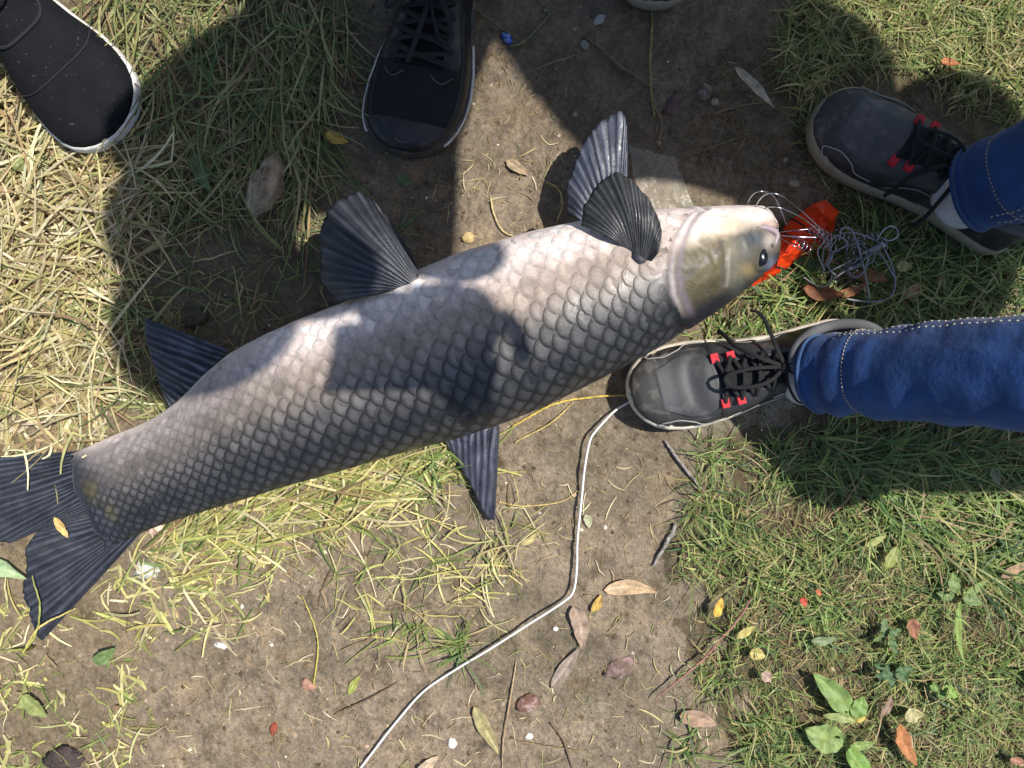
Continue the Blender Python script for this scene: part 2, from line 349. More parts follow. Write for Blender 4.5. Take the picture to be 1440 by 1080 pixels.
    h = mix(h, srgb(120, 108, 120), np.exp(-((d-15)/5.0)**2)*sm(.05, .2, tt)*sm(.85, .7, tt)*.7)
    h = mix(h, srgb(96, 80, 84), np.exp(-((d+5)/3.5)**2)*sm(.05, .16, tt)*.5)
    c = mix(c, h, hd*top)
    c = mix(c, srgb(206, 188, 184), np.exp(-((d+10)/7.0)**2)*sm(.7, .3, tt)*.7)
    c = np.where(top[..., None], c, fcol['belly'])
    root = thing('dead_carp', (0, 0, 0), 'huge dark grey carp lying on its side across the mud, pale belly uppermost in view', 'fish')
    b = mobj('body', V.reshape(-1, 3), np.vstack([gridf(Ns, Na, True)]).tolist()+[list(range(Na)), [(Ns-1)*Na+k for k in range(Na)][::-1]], M['skin_fish'], root, cols=c.reshape(-1, 3))
    # scales
    rows = 21; items = []
    ph_grid = np.linspace(0, math.pi, 400); 
    lat = []; s0 = -2.0
    j = 0
    while s0 < 955:
        a_ = np.interp(s0, ss, iu); b_ = np.interp(s0, ss, il); rowp = (b_-a_)*1.32/rows
        lat.append((s0, rowp)); s0 += max(1.75*rowp, 17)
    for j, (sj, rowp) in enumerate(lat):
        al = max(1.75*rowp, 17)
        pts = fish_S(np.full(400, sj), ph_grid); arc = np.concatenate([[0], np.cumsum(np.linalg.norm(np.diff(pts, axis=0), axis=1))]); L = arc[-1]
        for i in range(rows*2):
            par = i % 2
            fr = (i+.5)/(rows*1.0)
            if fr > .985 or fr < (.04 if sj < 330 else .09): continue
            phc = float(np.interp(fr*L, arc, ph_grid)); sc = sj + (al*.5 if par else 0)
            dph = (L/rows)*1.12; 
            eg = float(np.interp(phc, gph, gs, left=gs[0]+8, right=gs[-1]+6))
            if sc > eg-10 or (sc > 800 and fr < .26): continue
            fade = float(.35+.65*sm(.06, .30, fr))
            # skip under the pectoral fin's bare patch
            items.append((sc, phc, al, L/rows, fade, fr))
    def scale(sc, phc, al, rw, fade, fr):
        jx = random.uniform(-.09, .09); sc += random.uniform(-.05, .05)*al; phc += random.uniform(-.012, .012)
        p = np.array([0, .3, .55, .75, .88, .95, 1.0]); q = np.linspace(-1, 1, 9)
        Pm, Q = np.meshgrid(p, q, indexing='ij'); al = al*random.uniform(.93, 1.07)
        rear = .66*np.sqrt(1-.86*Q**2) + .06
        along = al*((-.62)*(1-Pm) + Pm*rear*1.02 + jx*Pm)
        e = .02; d1 = np.linalg.norm(fish_S(np.array([sc]), np.array([phc+e]))-fish_S(np.array([sc]), np.array([phc-e])))/(2*e)
        s_ = sc - along; phv = np.clip(phc + Q*rw*1.04/d1*(1-.03*Pm), .02, math.pi*.995)
        lift = (-.0003 + .0009*Pm**1.3*(.25+.75*fade) - .0004*Q**2*Pm); lift = np.where(Pm > .98, lift-.0004, lift)
        V = fish_S(s_, phv, lift)
        base = body_colour(s_, phv)
        g = random.choice([random.uniform(.9, 1.1), random.uniform(.7, 1.25)]); t = fr
        rim = np.maximum(sm(.76, .95, Pm), sm(.62, 1.0, np.abs(Q))*sm(.35, .6, Pm))
        dark = base*.26; lite = np.clip(base*1.35+.02, 0, 1)
        net = sm(.40, .58, t)                                             # towards the back scales have pale centres in a dark net
        c = mix(base*g, lite*g, sm(.25, .6, Pm)*sm(.9, .2, np.abs(Q))*(.45+.55*net))
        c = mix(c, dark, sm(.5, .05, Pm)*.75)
        c = mix(c, mix(base*.50, dark*.7, np.full(Pm.shape, float(net))), rim*(.72*fade+.10)*(.66+.34*float(net))); blot = fbm(s_/9, phv*14, 51); c = c*(.88+.24*blot)[..., None]
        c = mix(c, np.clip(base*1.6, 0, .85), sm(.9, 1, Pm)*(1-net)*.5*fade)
        ray = .5+.5*np.sin(Q*17); c = mix(c, c*.86, ray*.6)
        return V.reshape(-1, 3), c.reshape(-1, 3)
    area = [-(it[2]*it[3]*max(.12, math.sin(it[1]))) for it in items]; order = np.argsort(area); big = set(order[:300].tolist())
    gf = gridf(7, 9); rest = Bag()
    for k, it in enumerate(items):
        v, c = scale(*it)
        if k in big: mobj('scale', v, gf, M['scale'], root, cols=c)
        else: rest.add(v, gf.tolist(), c)
    o = rest.obj('small_scales', M['scale'], root); o['kind'] = 'stuff'
    # fins
    def fin(name, base, outer, zb, zo, rays, nr=26, amp=.0011, dark=srgb(27, 29, 35), lite=srgb(92, 95, 105), bulge=0.0, zmid=0.0, ragged=.012, edge=None, thick=.0011, gam=1.0):
        nt_ = rays*6+1; b = spline([P(x, y, z) for (x, y), z in zip(base, zb)], nt_) if len(base) > 1 else np.tile(P(*base[0], zb[0]), (nt_, 1))
        o = spline([P(x, y, z) for (x, y), z in zip(outer, zo)], nt_)
        th = np.linspace(0, 1, nt_); r = np.linspace(0, 1, nr)
        rg = 1 + ragged*2*(vnoise(th*rays*.8, th*0, 3)-.5)*2 + ragged*(vnoise(th*rays*3, th*0, 4)-.5)*2
        RR = r[:, None]*rg[None, :]
        Vv = b[None]*(1-RR[..., None]) + o[None]*RR[..., None]
        wob = .3*vnoise(r[:, None]*3+0*th, th[None, :]*9+0*r[:, None], 8) + 1.5*vnoise(th[None, :]*rays*.35+0*r[:, None], r[:, None]*.8+0*th, 18)
        phs = np.cos((th[None, :]*rays + wob)*2*math.pi)
        Vv[..., 2] += amp*.32*phs*(.5+vnoise(th[None, :]*rays*.6+0*r[:, None], r[:, None]*4+0*th, 38))*sm(0, .12, r)[:, None]*(1-.3*r[:, None]) + zmid*np.sin(r*math.pi)[:, None] + bulge*np.sin(th*math.pi)[None, :]*np.sin(r*math.pi*.8)[:, None]
        Vv[..., 2] += .003*(vnoise(r[:, None]*2.2+0*th, th[None, :]*7+0*r[:, None], 28)-.5)
        Vv[..., 2] = np.maximum(Vv[..., 2], .004)
        k = sm(.1, .95, phs)*(.35+.65*vnoise(r[:, None]*9+0*th, th[None, :]*rays+0*r[:, None], 5))
        fine = vnoise(th*rays*5, th*0, 6)
        c = mix(dark, lite, np.clip(k*(.85-.5*r[:, None])*gam + .22*fine[None, :]*sm(.15, .5, r)[:, None], 0, 1))
        c = c*(.75+.5*fbm(r[:, None]*5+0*th, th[None, :]*6+0*r[:, None], 9))[..., None]
        return mobj(name, Vv.reshape(-1, 3), gridf(nr, nt_), M['fin'], root, cols=c.reshape(-1, 3), solid=thick)
    fin('tail_fin', [(132, 632), (120, 652), (118, 682), (132, 708), (150, 730), (172, 744), (206, 742)], [(-75, 648), (-98, 700), (-40, 742), (6, 763), (40, 752), (76, 735), (48, 752), (37, 780), (36, 845), (42, 880), (60, 901)], [.008, .008, .009, .009, .009, .008, .008], [.010, .014, .016, .018, .02, .022, .02, .018, .016, .012, .008], 34, amp=.0016, nr=34, dark=srgb(30, 32, 39), lite=srgb(88, 91, 102))
    fin('anal_fin', [(243, 578), (262, 556), (290, 525), (322, 492)], [(231, 560), (219, 520), (206, 478), (202, 446)], [.045, .045, .05, .052], [.03, .03, .034, .036], 11, amp=.0022, lite=srgb(120, 124, 140))
    fin('pelvic_fin', [(566, 407), (578, 403), (590, 398), (596, 393)], [(475, 427), (452, 396), (451, 345), (461, 300), (486, 275), (512, 274), (540, 306), (566, 348)], [.125, .128, .126, .118], [.10, .10, .105, .11, .11, .105, .1, .1], 17, amp=.0016, zmid=.012)
    fin('pelvic_fin', [(560, 405), (580, 392), (592, 386)], [(455, 392), (470, 300), (510, 273), (545, 306), (576, 352)], [.06, .05, .05], [.055, .055, .05, .045, .045], 12, amp=.0012)
    fin('pectoral_fin', [(883, 352), (890, 358), (900, 364), (916, 368)], [(816, 317), (822, 290), (838, 265), (868, 243), (896, 262), (915, 286), (930, 322), (926, 352)], [.160, .164, .166, .164], [.145, .15, .155, .165, .175, .178, .178, .172], 22, amp=.0012, zmid=.014, dark=srgb(30, 31, 34), lite=srgb(112, 112, 112))
    sh = spline([P(x, y, z) for x, y, z in [(884, 350, .158), (896, 357, .164), (905, 367, .163), (903, 380, .156)]], 14)
    tubeo('fin_base', sh, np.interp(np.arange(14), [0, 4, 9, 13], [.006, .011, .012, .004]), M['fin'], root, col=srgb(44, 45, 54), n=14, flat=.42)
    fin('pectoral_fin', [(838, 330), (850, 326), (866, 318), (880, 310)], [(797, 300), (798, 262), (812, 224), (834, 184), (858, 162), (876, 162), (882, 196), (880, 246)], [.05, .05, .052, .052], [.05, .06, .07, .08, .085, .085, .08, .07], 17, amp=.0016, zmid=.01, dark=srgb(36, 40, 54), lite=srgb(132, 136, 152), gam=1.1)
    fin('dorsal_fin', [(622, 612), (650, 608), (680, 602), (703, 594)], [(630, 628), (655, 668), (684, 724), (696, 731)], [.03, .03, .03, .03], [.012, .012, .012, .012], 8, amp=.0026, lite=srgb(118, 118, 136), dark=srgb(40, 40, 52))
    # eye
    s_e, p_e = fish_inv(1072, 360); c0 = fish_S(np.array([s_e]), np.array([p_e]), np.array([-.0035]))[0]
    uu, vv = np.meshgrid(np.linspace(0, math.pi, 18), np.linspace(0, 2*math.pi, 28, endpoint=False), indexing='ij')
    ax = np.array([.28, -1, 0]); ax /= np.linalg.norm(ax); ay = np.array([1, .28, 0]); ay /= np.linalg.norm(ay); az = np.array([.25, -.35, .9]); az /= np.linalg.norm(az)
    E = c0 + np.sin(uu)[..., None]*(np.cos(vv)[..., None]*ax*.0120 + np.sin(vv)[..., None]*ay*.0086) + np.cos(uu)[..., None]*az*.0054
    ec = mix(np.array([.008, .009, .012]), srgb(34, 37, 42), sm(.9, 1.2, uu))
    eye = mobj('eye', E.reshape(-1, 3), gridf(18, 28, True), M['eye'], root, cols=ec.reshape(-1, 3))
    # lips
    lip = spline([fish_S(np.array([s]), np.array([p]), np.array([o_]))[0] for s, p, o_ in [(fish_inv(1066, 319)[0], fish_inv(1066, 319)[1], .0), (fish_inv(1080, 322)[0], fish_inv(1080, 322)[1], .001), (fish_inv(1091, 330)[0], fish_inv(1091, 330)[1], .0005), (fish_inv(1091, 345)[0], fish_inv(1091, 345)[1], -.001)]], 18)
    tubeo('lip', lip, np.interp(np.arange(18), [0, 4, 13, 17], [.001, .0034, .0036, .001]), M['skin_fish'], root, col=srgb(168, 150, 158), n=10)
    # dirt patch and stuck bits on the tail base
    return root
FISH = fish()
# ------------------------------------------------------------------ shoes
TF = np.array([0, .006, .02, .05, .10, .2, .35, .5, .62, .72, .80, .87, .92, .955, .98, .993, 1.0])
WF = np.array([0, .26, .44, .58, .655, .69, .70, .80, .94, 1.0, .99, .92, .80, .64, .45, .27, 0])
TH = np.array([0, .05, .2, .35, .48, .6, .72, .83, .92, .97, 1.0])
def shoe(parent, toe, ang, L, Wd, style, mirror=1, laces=True, base=None, solecol=None, lift=0.0, vamp=None, label=None, hk=1.0):
    """toe = photo pixel of the toe tip, ang = direction heel -> toe in degrees (world, counter-clockwise)"""
    ex = np.array([math.cos(R(ang)), math.sin(R(ang)), 0]); ey = np.array([-ex[1], ex[0], 0])*mirror
    tip = P(toe[0], toe[1], .022); heel = tip - ex*L; heel[2] = lift
    def hw(t): return Wd/2*np.interp(t, TF, WF)
    def cx(t): return .006*np.sin(np.clip(t, 0, 1)*math.pi*1.15)-.003
    def zl(t): return .010*sm(.74, 1, t)
    Hh = np.array([.070, .084, .083, .082, .082, .074, .062, .053, .046, .041, .034])*hk
    def U(t, a, off=0.0):
        t = np.asarray(t, float); a = np.asarray(a, float)
        c = np.cos(a); s_ = np.sin(a); e = .72
        y = np.sign(c)*np.abs(c)**e*hw(t)*((.985 if style == 'slip' else .965)-.10*s_*sm(.55, .3, t)) + cx(t)
        z0 = .022; h = np.interp(t, TH, Hh)
        z = z0 + (h-z0)*np.abs(s_)**.8 + zl(t) + .0012*np.sin(t*60+3*np.cos(a*2))*sm(.55, .66, t)*sm(.85, .74, t)*s_
        V = heel + (t*L)[..., None]*ex + y[..., None]*ey + z[..., None]*np.array([0, 0, 1.])
        if np.any(off):
            d1 = U(np.minimum(t+.004, .999), a)-U(np.maximum(t-.004, .001), a); d2 = U(t, a+.02)-U(t, a-.02); n = -np.cross(d1, d2)*mirror
            n /= np.linalg.norm(n, axis=-1)[..., None]+1e-12; V = V + n*np.broadcast_to(np.asarray(off, float), t.shape)[..., None]
        return V
    sh = thing('shoe', heel, None, None); sh.parent = parent; sh.location = heel - ORG[parent.name]
    if label: sh['label'] = label
    up_col = base if base is not None else srgb(60, 60, 62)
    tt = .5-.5*np.cos(np.linspace(0, math.pi, 70)); aa = np.linspace(0, math.pi, 41); T_, A_ = np.meshgrid(tt, aa, indexing='ij')
    um = {'grey': M['shoeclean'], 'runner': M['mesh'], 'slip': M['knit']}[style]
    mobj('upper', U(T_, A_).reshape(-1, 3), gridf(70, 41), um, sh, cols=up_col)
    # sole
    tq = .5-.5*np.cos(np.linspace(0, math.pi, 60)); oy = np.concatenate([hw(tq), -hw(tq[::-1])[1:-1]]); ot = np.concatenate([tq, tq[::-1][1:-1]])
    o2 = np.stack([ot*L, oy + cx(ot)], -1); tg = np.roll(o2, -1, 0)-np.roll(o2, 1, 0); nn = np.stack([tg[:, 1], -tg[:, 0]], -1); nn /= np.linalg.norm(nn, axis=1)[:, None]+1e-9
    if np.dot(nn[30], o2[30]-o2.mean(0)) < 0: nn = -nn
    wk = .7 if style == 'slip' else (1.35 if style == 'grey' else 1.0); rings = [(-.004, 0), (.0015*wk, .004), (.0025*wk, .012), (.0030*wk, .021), (.0022*wk, .026), (.0002, .0285), (-.004, .029)]
    SV = []; SK = []
    sc_ = solecol if solecol is not None else srgb(190, 180, 160)
    for od, z in rings:
        q = o2 + nn*od*(Wd/.11); SV.append(heel + q[:, :1]*ex + q[:, 1:]*ey + (z*(.88 if style == 'slip' else 1)+zl(ot))[:, None]*np.array([0, 0, 1.]))
        c = np.tile(sc_, (len(q), 1)); 
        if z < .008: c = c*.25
        SK.append(c)
    n = len(o2); SF = gridf(len(rings), n, True).tolist() + [list(range(n)), [(len(rings)-1)*n+k for k in range(n)][::-1]]
    mobj('sole', np.vstack(SV), SF, M['rubber'], sh, cols=np.vstack(SK))
    def patch(name, t0, t1, a0, a1, off, m, col, nu=26, nv=26, lab=None):
        u, v = np.meshgrid(np.linspace(0, 1, nu), np.linspace(0, 1, nv), indexing='ij')
        tm = (t0 + (t1-t0)*u); A0_ = a0(tm) if callable(a0) else a0; A1_ = a1(tm) if callable(a1) else a1
        a = (A0_ + (A1_-A0_)*v)*math.pi
        if callable(t0): pass
        b = np.minimum(np.minimum(u, 1-u)*(nu-1), np.minimum(v, 1-v)*(nv-1)); o_ = np.where(b < .5, -.0006, off)
        return mobj(name, U(tm, a, o_).reshape(-1, 3), gridf(nu, nv), m, sh, cols=col)
    def line(name, pts, rad, m, col, off=.0022, n=40):
        q = spline([(t, a*math.pi, 0) for t, a in pts], n); return tubeo(name, U(q[:, 0], q[:, 1], off), rad, m, sh, col=col, n=6)
    if style == 'grey':
        dk = srgb(44, 44, 46); gy = srgb(74, 74, 76)
        arch = lambda k0, k1, tA, tB: (lambda t: k0 + (k1-k0)*sm(tA, tB, t))
        patch('toe_cap', .865, .998, 0.02, .98, .0016, M['shoegrey'], srgb(56, 55, 55))
        patch('vamp', .64, .90, lambda t: .24+.10*sm(.74, .90, t)+.10*sm(.72, .64, t), lambda t: .76-.10*sm(.74, .90, t)-.10*sm(.72, .64, t), .0024, M['shoegrey'] if vamp == 'dusty' else M['shoeclean'], gy)
        for s_ in (0, 1):
            f = (lambda v: v) if s_ == 0 else (lambda v: 1-v)
            patch('eyestay', .34, .665, f(.19), f(.40), .0022, M['shoeclean'], srgb(52, 52, 54))
            patch('side_panel', .42, .86, f(.015), f(.20), .0016, M['shoeclean'], dk)
            patch('heel_panel', .02, .30, f(.01), f(.30), .0018, M['shoeclean'], dk)
            line('piping', [(.88, f(.05)), (.90, f(.16)), (.84, f(.24)), (.77, f(.20)), (.73, f(.12)), (.66, f(.10))], .0009, M['thread'], srgb(150, 148, 144), off=.0034)
            line('piping', [(.60, f(.08)), (.52, f(.17)), (.42, f(.17)), (.33, f(.10))], .0010, M['thread'], srgb(120, 118, 116), off=.0034)
        patch('tongue', .34, .69, .38, .62, .0010, M['cloth'], srgb(30, 30, 32))
        rows = [.645, .585, .525, .465, .405]
        for k, t in enumerate(rows):
            for a in (.355, .645):
                if k < 2:
                    q = np.array([(t+.012, (a+.03*(1 if a < .5 else -1))*math.pi), (t+.004, a*math.pi), (t-.004, (a-.03*(1 if a < .5 else -1))*math.pi)])
                    c0 = U(np.array([t]), np.array([a*math.pi]), np.array([.0035]))[0]; d1 = ex*.0075; d2 = ey*.0055
                    dz = np.array([0, 0, .0032])
                    bx = [c0+sx*d1*.6+sy*d2+sz*dz for sz in (-1, 1) for sx, sy in ((-1, -1), (1, -1), (1, 1), (-1, 1))]
                    mobj('lace_loop', bx, [(0, 3, 2, 1), (4, 5, 6, 7), (0, 1, 5, 4), (1, 2, 6, 5), (2, 3, 7, 6), (3, 0, 4, 7)], M['webbing'], sh, cols=srgb(196, 28, 44), smooth=False)
        lc = srgb(24, 24, 26)
        for k in range(len(rows)-1):
            for s_ in (1, -1):
                q = np.linspace(-1, 1, 14); t = rows[k] + (rows[k+1]-rows[k])*(q+1)/2; a = (.5+s_*q*.145)*math.pi
                tubeo('lace', U(t, a, .0050+.002*(1-q**2)+.001*s_), .0023, M['lace'], sh, col=lc, n=8, flat=.36)
        kn = U(np.array([.40]), np.array([math.pi/2]), np.array([.010]))[0]
        def loc(a, b, c): return kn + ex*a + ey*b + np.array([0, 0, c])
        for pts, w_ in (([(0, 0, 0), (.03, .012, .010), (.065, .008, .004), (.07, -.006, .002), (.04, -.008, .008), (0, 0, .002)], .0027), ([(0, 0, 0), (-.012, .02, .012), (-.018, .045, .004), (-.004, .042, .0), (.004, .02, .006), (0, 0, .002)], .0027), ([(0, 0, 0), (.006, -.02, .006), (.004, -.045, -.012), (.002, -.066, -.034), (.008, -.074, -.048)], .003), ([(0, 0, 0), (.028, -.018, .004), (.045, -.036, -.014), (.05, -.052, -.034), (.052, -.06, -.048)], .003)):
            tubeo('lace', spline([loc(*p) for p in pts], 30), w_*.85, M['lace'], sh, col=lc, n=8, flat=.4)
        V, F = tube(spline([loc(-.006, -.005, 0), loc(0, 0, .003), loc(.007, .004, 0)], 8), np.array([.002, .005, .0055, .006, .006, .0055, .005, .002]), 10); mobj('lace_knot', V, F, M['lace'], sh, cols=lc)
        rim = [heel + ex*L*(.19+.185*math.cos(t)) + ey*(Wd*.30*math.sin(t)) + np.array([0, 0, (.088+.010*max(0, -math.cos(t))+.012*max(0, math.cos(t)))*hk]) for t in np.linspace(0, 2*math.pi, 40)]
        tubeo('collar', np.array(rim), .0060, M['cloth'], sh, col=srgb(92, 92, 95), n=10)
    if style == 'runner':
        bk = srgb(30, 30, 33)
        patch('toe_cap', .88, .998, .02, .98, .0014, M['blackleather'], srgb(36, 36, 39))
        for s_ in (0, 1):
            f = (lambda v: v) if s_ == 0 else (lambda v: 1-v)
            patch('side_panel', .40, .90, f(.015), f(.20), .0018, M['blackleather'], srgb(27, 27, 29))
            patch('eyestay', .30, .66, f(.22), f(.39), .0030, M['blackleather'], srgb(24, 24, 26))
            patch('heel_panel', .03, .38, f(.02), f(.34), .0020, M['blackleather'], srgb(26, 26, 28))
            line('piping', [(.69, f(.30)), (.72, f(.38)), (.70, f(.45))], .0007, M['thread'], srgb(90, 90, 92), off=.003)
        patch('tongue', .28, .68, .37, .63, .0014, M['knit'], srgb(20, 20, 22))
        line('sole_line', [(.5, .012), (.7, .012), (.84, .012), (.93, .014)], .0019, M['rubber'], srgb(216, 212, 204), off=.0045)
        line('sole_line', [(.5, .988), (.7, .988), (.84, .988), (.93, .986)], .0019, M['rubber'], srgb(216, 212, 204), off=.0045)
        rows = [.66, .60, .54, .48, .42, .36]; lc = srgb(34, 34, 36)
        for k in range(len(rows)-1):
            for s_ in (1, -1):
                q = np.linspace(-1, 1, 14); t = rows[k] + (rows[k+1]-rows[k])*(q+1)/2; a = (.5+s_*q*.17)*math.pi
                tubeo('lace', U(t, a, .0062+.002*(1-q**2)+.001*s_), .0034, M['lace'], sh, col=lc, n=8, flat=.45)
        kn = U(np.array([.40]), np.array([math.pi/2]), np.array([.011]))[0]
        def loc(a, b, c): return kn + ex*a + ey*b + np.array([0, 0, c])
        for pts in ([(0, 0, 0), (.02, .02, .010), (.05, .034, .0), (.055, .022, -.004), (.03, .008, .005), (0, 0, .002)], [(0, 0, 0), (.015, -.02, .012), (.03, -.045, .0), (.018, -.046, -.002), (.004, -.02, .006), (0, 0, .002)], [(0, 0, 0), (.03, .0, .006), (.06, -.006, .0), (.085, -.012, -.008)]):
            tubeo('lace', spline([loc(*p) for p in pts], 30), .003, M['lace'], sh, col=lc, n=8, flat=.5)
        line('toe_scuff', [(.965, .44), (.972, .5), (.965, .55)], .0008, M['thread'], srgb(90, 86, 80), off=.002)
        rim = [heel + ex*L*(.19+.17*math.cos(t)) + ey*(Wd*.29*math.sin(t)) + np.array([0, 0, .090*hk]) for t in np.linspace(0, 2*math.pi, 40)]
        tubeo('collar', np.array(rim), .007, M['knit'], sh, col=srgb(24, 24, 26), n=10)
    if style == 'slip':
        line('seam', [(.63, .10), (.70, .3), (.72, .5), (.70, .7), (.63, .9)], .0007, M['thread'], srgb(46, 46, 50), off=.0012)
        line('strap_edge', [(.40, .20), (.52, .34), (.55, .5), (.52, .66), (.40, .80)], .0022, M['cloth'], srgb(34, 34, 36), off=.0018)
        rim = [heel + ex*L*(.22+.20*math.cos(t)) + ey*(Wd*.31*math.sin(t)) + np.array([0, 0, .088*hk]) for t in np.linspace(0, 2*math.pi, 40)]
        tubeo('collar', np.array(rim), .006, M['knit'], sh, col=srgb(26, 26, 28), n=10)
    return sh, heel, ex, ey
# ------------------------------------------------------------------ people
def skin(nodes, edges, sub=2):
    names = list(nodes); me = bpy.data.meshes.new('skin_tmp'); me.from_pydata([nodes[k][0] for k in names], [(names.index(a), names.index(b)) for a, b in edges], [])
    o = bpy.data.objects.new('skin_tmp', me); C.objects.link(o)
    md = o.modifiers.new('s', 'SKIN'); md.use_smooth_shade = True
    for i, k in enumerate(names):
        r = nodes[k][1]; sv = me.skin_vertices[0].data[i]; sv.radius = r if isinstance(r, tuple) else (r, r); sv.use_root = (i == 0)
    sb = o.modifiers.new('u', 'SUBSURF'); sb.levels = sub; sb.render_levels = sub
    dg = bpy.context.evaluated_depsgraph_get(); ev = o.evaluated_get(dg).to_mesh()
    V = np.array([v.co[:] for v in ev.vertices]); F = [list(p.vertices) for p in ev.polygons]
    o.evaluated_get(dg).to_mesh_clear(); bpy.data.objects.remove(o); bpy.data.meshes.remove(me); return V, F
def leg(path, rad, seed, fold=.05, m=150, n=64, ellip=1.0):
    """trouser leg as a wrinkled tube from the hem upwards"""
    p = spline(path, m); l = np.concatenate([[0], np.cumsum(np.linalg.norm(np.diff(p, axis=0), axis=1))]); rr = np.interp(l/l[-1], np.linspace(0, 1, len(rad)), rad)
    T = np.gradient(p, axis=0); T /= np.linalg.norm(T, axis=1)[:, None]; th = np.linspace(0, 2*math.pi, n, endpoint=False); V = []
    for i in range(m):
        a = np.cross([0, 1, 0], T[i]); a /= np.linalg.norm(a); b = np.cross(T[i], a)          # b ~ world y, a ~ upper side
        d = l[i]
        f = fold*1.15*np.exp(-d/.10)*(np.abs(np.sin(d*48 + 1.3*np.sin(th+seed*1.7)))**.7*1.3-.6 + .5*np.sin(d*95 + 1.6*np.sin(th+seed) + 1.1*np.sin(2*th+seed*2))*.8 + .5*np.sin(d*160+2.2*np.sin(th*1+seed*3)))*sm(0.008, .03, d)
        f = f + fold*.3*(vnoise(np.cos(th)*1.6+d*9+seed*5, np.sin(th)*1.6+d*4, seed)-.5)*2 + fold*.2*(np.abs(vnoise(d*14+np.cos(th)*1.2+seed, np.sin(th)*2.5+d*6, seed+4)-.5)*4-1)*sm(.03, .12, d)
        V.append(p[i] + rr[i]*(1+f)[:, None]*(np.cos(th)[:, None]*a*ellip + np.sin(th)[:, None]*b))
    return np.array(V), l, th
def grid_tube_obj(name, G, m_, parent, col, inner=None):
    m, n = G.shape[:2]; V = G.reshape(-1, 3); F = gridf(m, n, True).tolist()
    return mobj(name, V, F, m_, parent, cols=col)
def upper_body(root, hips, sho, head, hands, jacket, trousers_col, skin_col, hair_col, bl=None):
    """jacket, head, hands and hair of a person from the hips up"""
    hips = np.array(hips); sho = np.array(sho); head = np.array(head); ax = bl if bl is not None else np.array([0, 1., 0]); ax = np.array(ax, float); ax /= np.linalg.norm(ax)
    mid = (hips+sho)/2
    nd = {'hip': (tuple(hips), (.155, .12)), 'mid': (tuple(mid), (.15, .115)), 'chest': (tuple(sho*.8+mid*.2), (.16, .12)), 'neck': (tuple(sho+(head-sho)*.35), (.065, .065))}
    ed = [('hip', 'mid'), ('mid', 'chest'), ('chest', 'neck')]
    for k, (el, ha) in enumerate(hands):
        s_ = 1 if k == 0 else -1; sp = sho + ax*s_*.17 - np.array([0, 0, .03])
        nd['s%d' % k] = (tuple(sp), .07); nd['e%d' % k] = (tuple(el), .055); nd['w%d' % k] = (tuple(np.array(ha)), .045); ed += [('chest', 's%d' % k), ('s%d' % k, 'e%d' % k), ('e%d' % k, 'w%d' % k)]
    V, F = skin(nd, ed); mobj('jacket', V, F, M['cloth'], root, cols=jacket)
    # head: one lofted surface with brow, nose and chin
    u, v = np.meshgrid(np.linspace(0, math.pi, 24), np.linspace(0, 2*math.pi, 32, endpoint=False), indexing='ij')
    fw = np.array([-1., 0, 0]) if bl is None else np.array([-ax[1], ax[0], 0]); fw = fw if fw[0] < 0 or abs(fw[0]) < .3 else -fw; sd_ = np.cross([0, 0, 1], fw)
    f = np.sin(u)*np.cos(v); s2 = np.sin(u)*np.sin(v); z = np.cos(u)
    nose = .022*np.exp(-((v+math.pi) % (2*math.pi)-math.pi)**2/.03)*np.exp(-((z+.12)/.22)**2); jaw = np.where(z < 0, 1-.22*np.abs(z)**2, 1)
    H = head + (f*.098*jaw+nose)[..., None]*fw + (s2*.078*jaw)[..., None]*sd_ + (z*.122)[..., None]*np.array([0, 0, 1.])
    hc = np.tile(skin_col, (24*32, 1)).reshape(24, 32, 3)
    for e in (.38, -.38):
        dv = ((v-e+math.pi) % (2*math.pi)-math.pi); hc = mix(hc, np.array([.02, .015, .01]), np.exp(-(dv/.13)**2)*np.exp(-((z-.05)/.07)**2))
    dv = ((v+math.pi) % (2*math.pi)-math.pi); hc = mix(hc, srgb(150, 80, 70), np.exp(-(dv/.25)**2)*np.exp(-((z+.5)/.06)**2))
    mobj('head', H.reshape(-1, 3), gridf(24, 32, True), M['person'], root, cols=hc.reshape(-1, 3))
    HV = []; msk = (z > .25) | ((np.cos(v) < .1) & (z > -.45))
    Hh = head + (f*.106)[..., None]*fw + (s2*.088)[..., None]*sd_ + (z*.132)[..., None]*np.array([0, 0, 1.])
    fa = [q for q in gridf(24, 32, True) if msk.reshape(-1)[q].all()]
    mobj('hair', Hh.reshape(-1, 3), fa, M['cloth'], root, cols=hair_col, solid=.012)
    for k, (el, ha) in enumerate(hands):
        el = np.array(el); ha = np.array(ha); d = ha-el; d /= np.linalg.norm(d); sd2 = np.cross(d, [0, 0, 1.]); sd2 /= np.linalg.norm(sd2)+1e-9; dn = np.cross(sd2, d); b = Bag()
        nd = {'w': (tuple(ha), .026), 'p': (tuple(ha+d*.05), (.038, .018)), 'q': (tuple(ha+d*.085), (.038, .016))}; ed = [('w', 'p'), ('p', 'q')]; V, F = skin(nd, ed, 2); b.add(V, F, skin_col)
        for i, (o_, ln) in enumerate(((-.028, .07), (-.010, .08), (.010, .076), (.028, .06))):
            r0 = ha+d*.08+sd2*o_; V, F = tube(spline([r0, r0+d*ln*.45+dn*-.004, r0+d*ln*.8+dn*-.018, r0+d*ln*.95+dn*-.032], 14), np.linspace(.0095, .0065, 14), 8); b.add(V, F, skin_col)
        r0 = ha+d*.03+sd2*-.03; V, F = tube(spline([r0, r0+d*.02-sd2*.022, r0+d*.05-sd2*.03-dn*.01], 12), np.linspace(.012, .008, 12), 8); b.add(V, F, skin_col)
        b.obj('hand', M['person'], root)
JC = srgb(41, 73, 127)*1.0
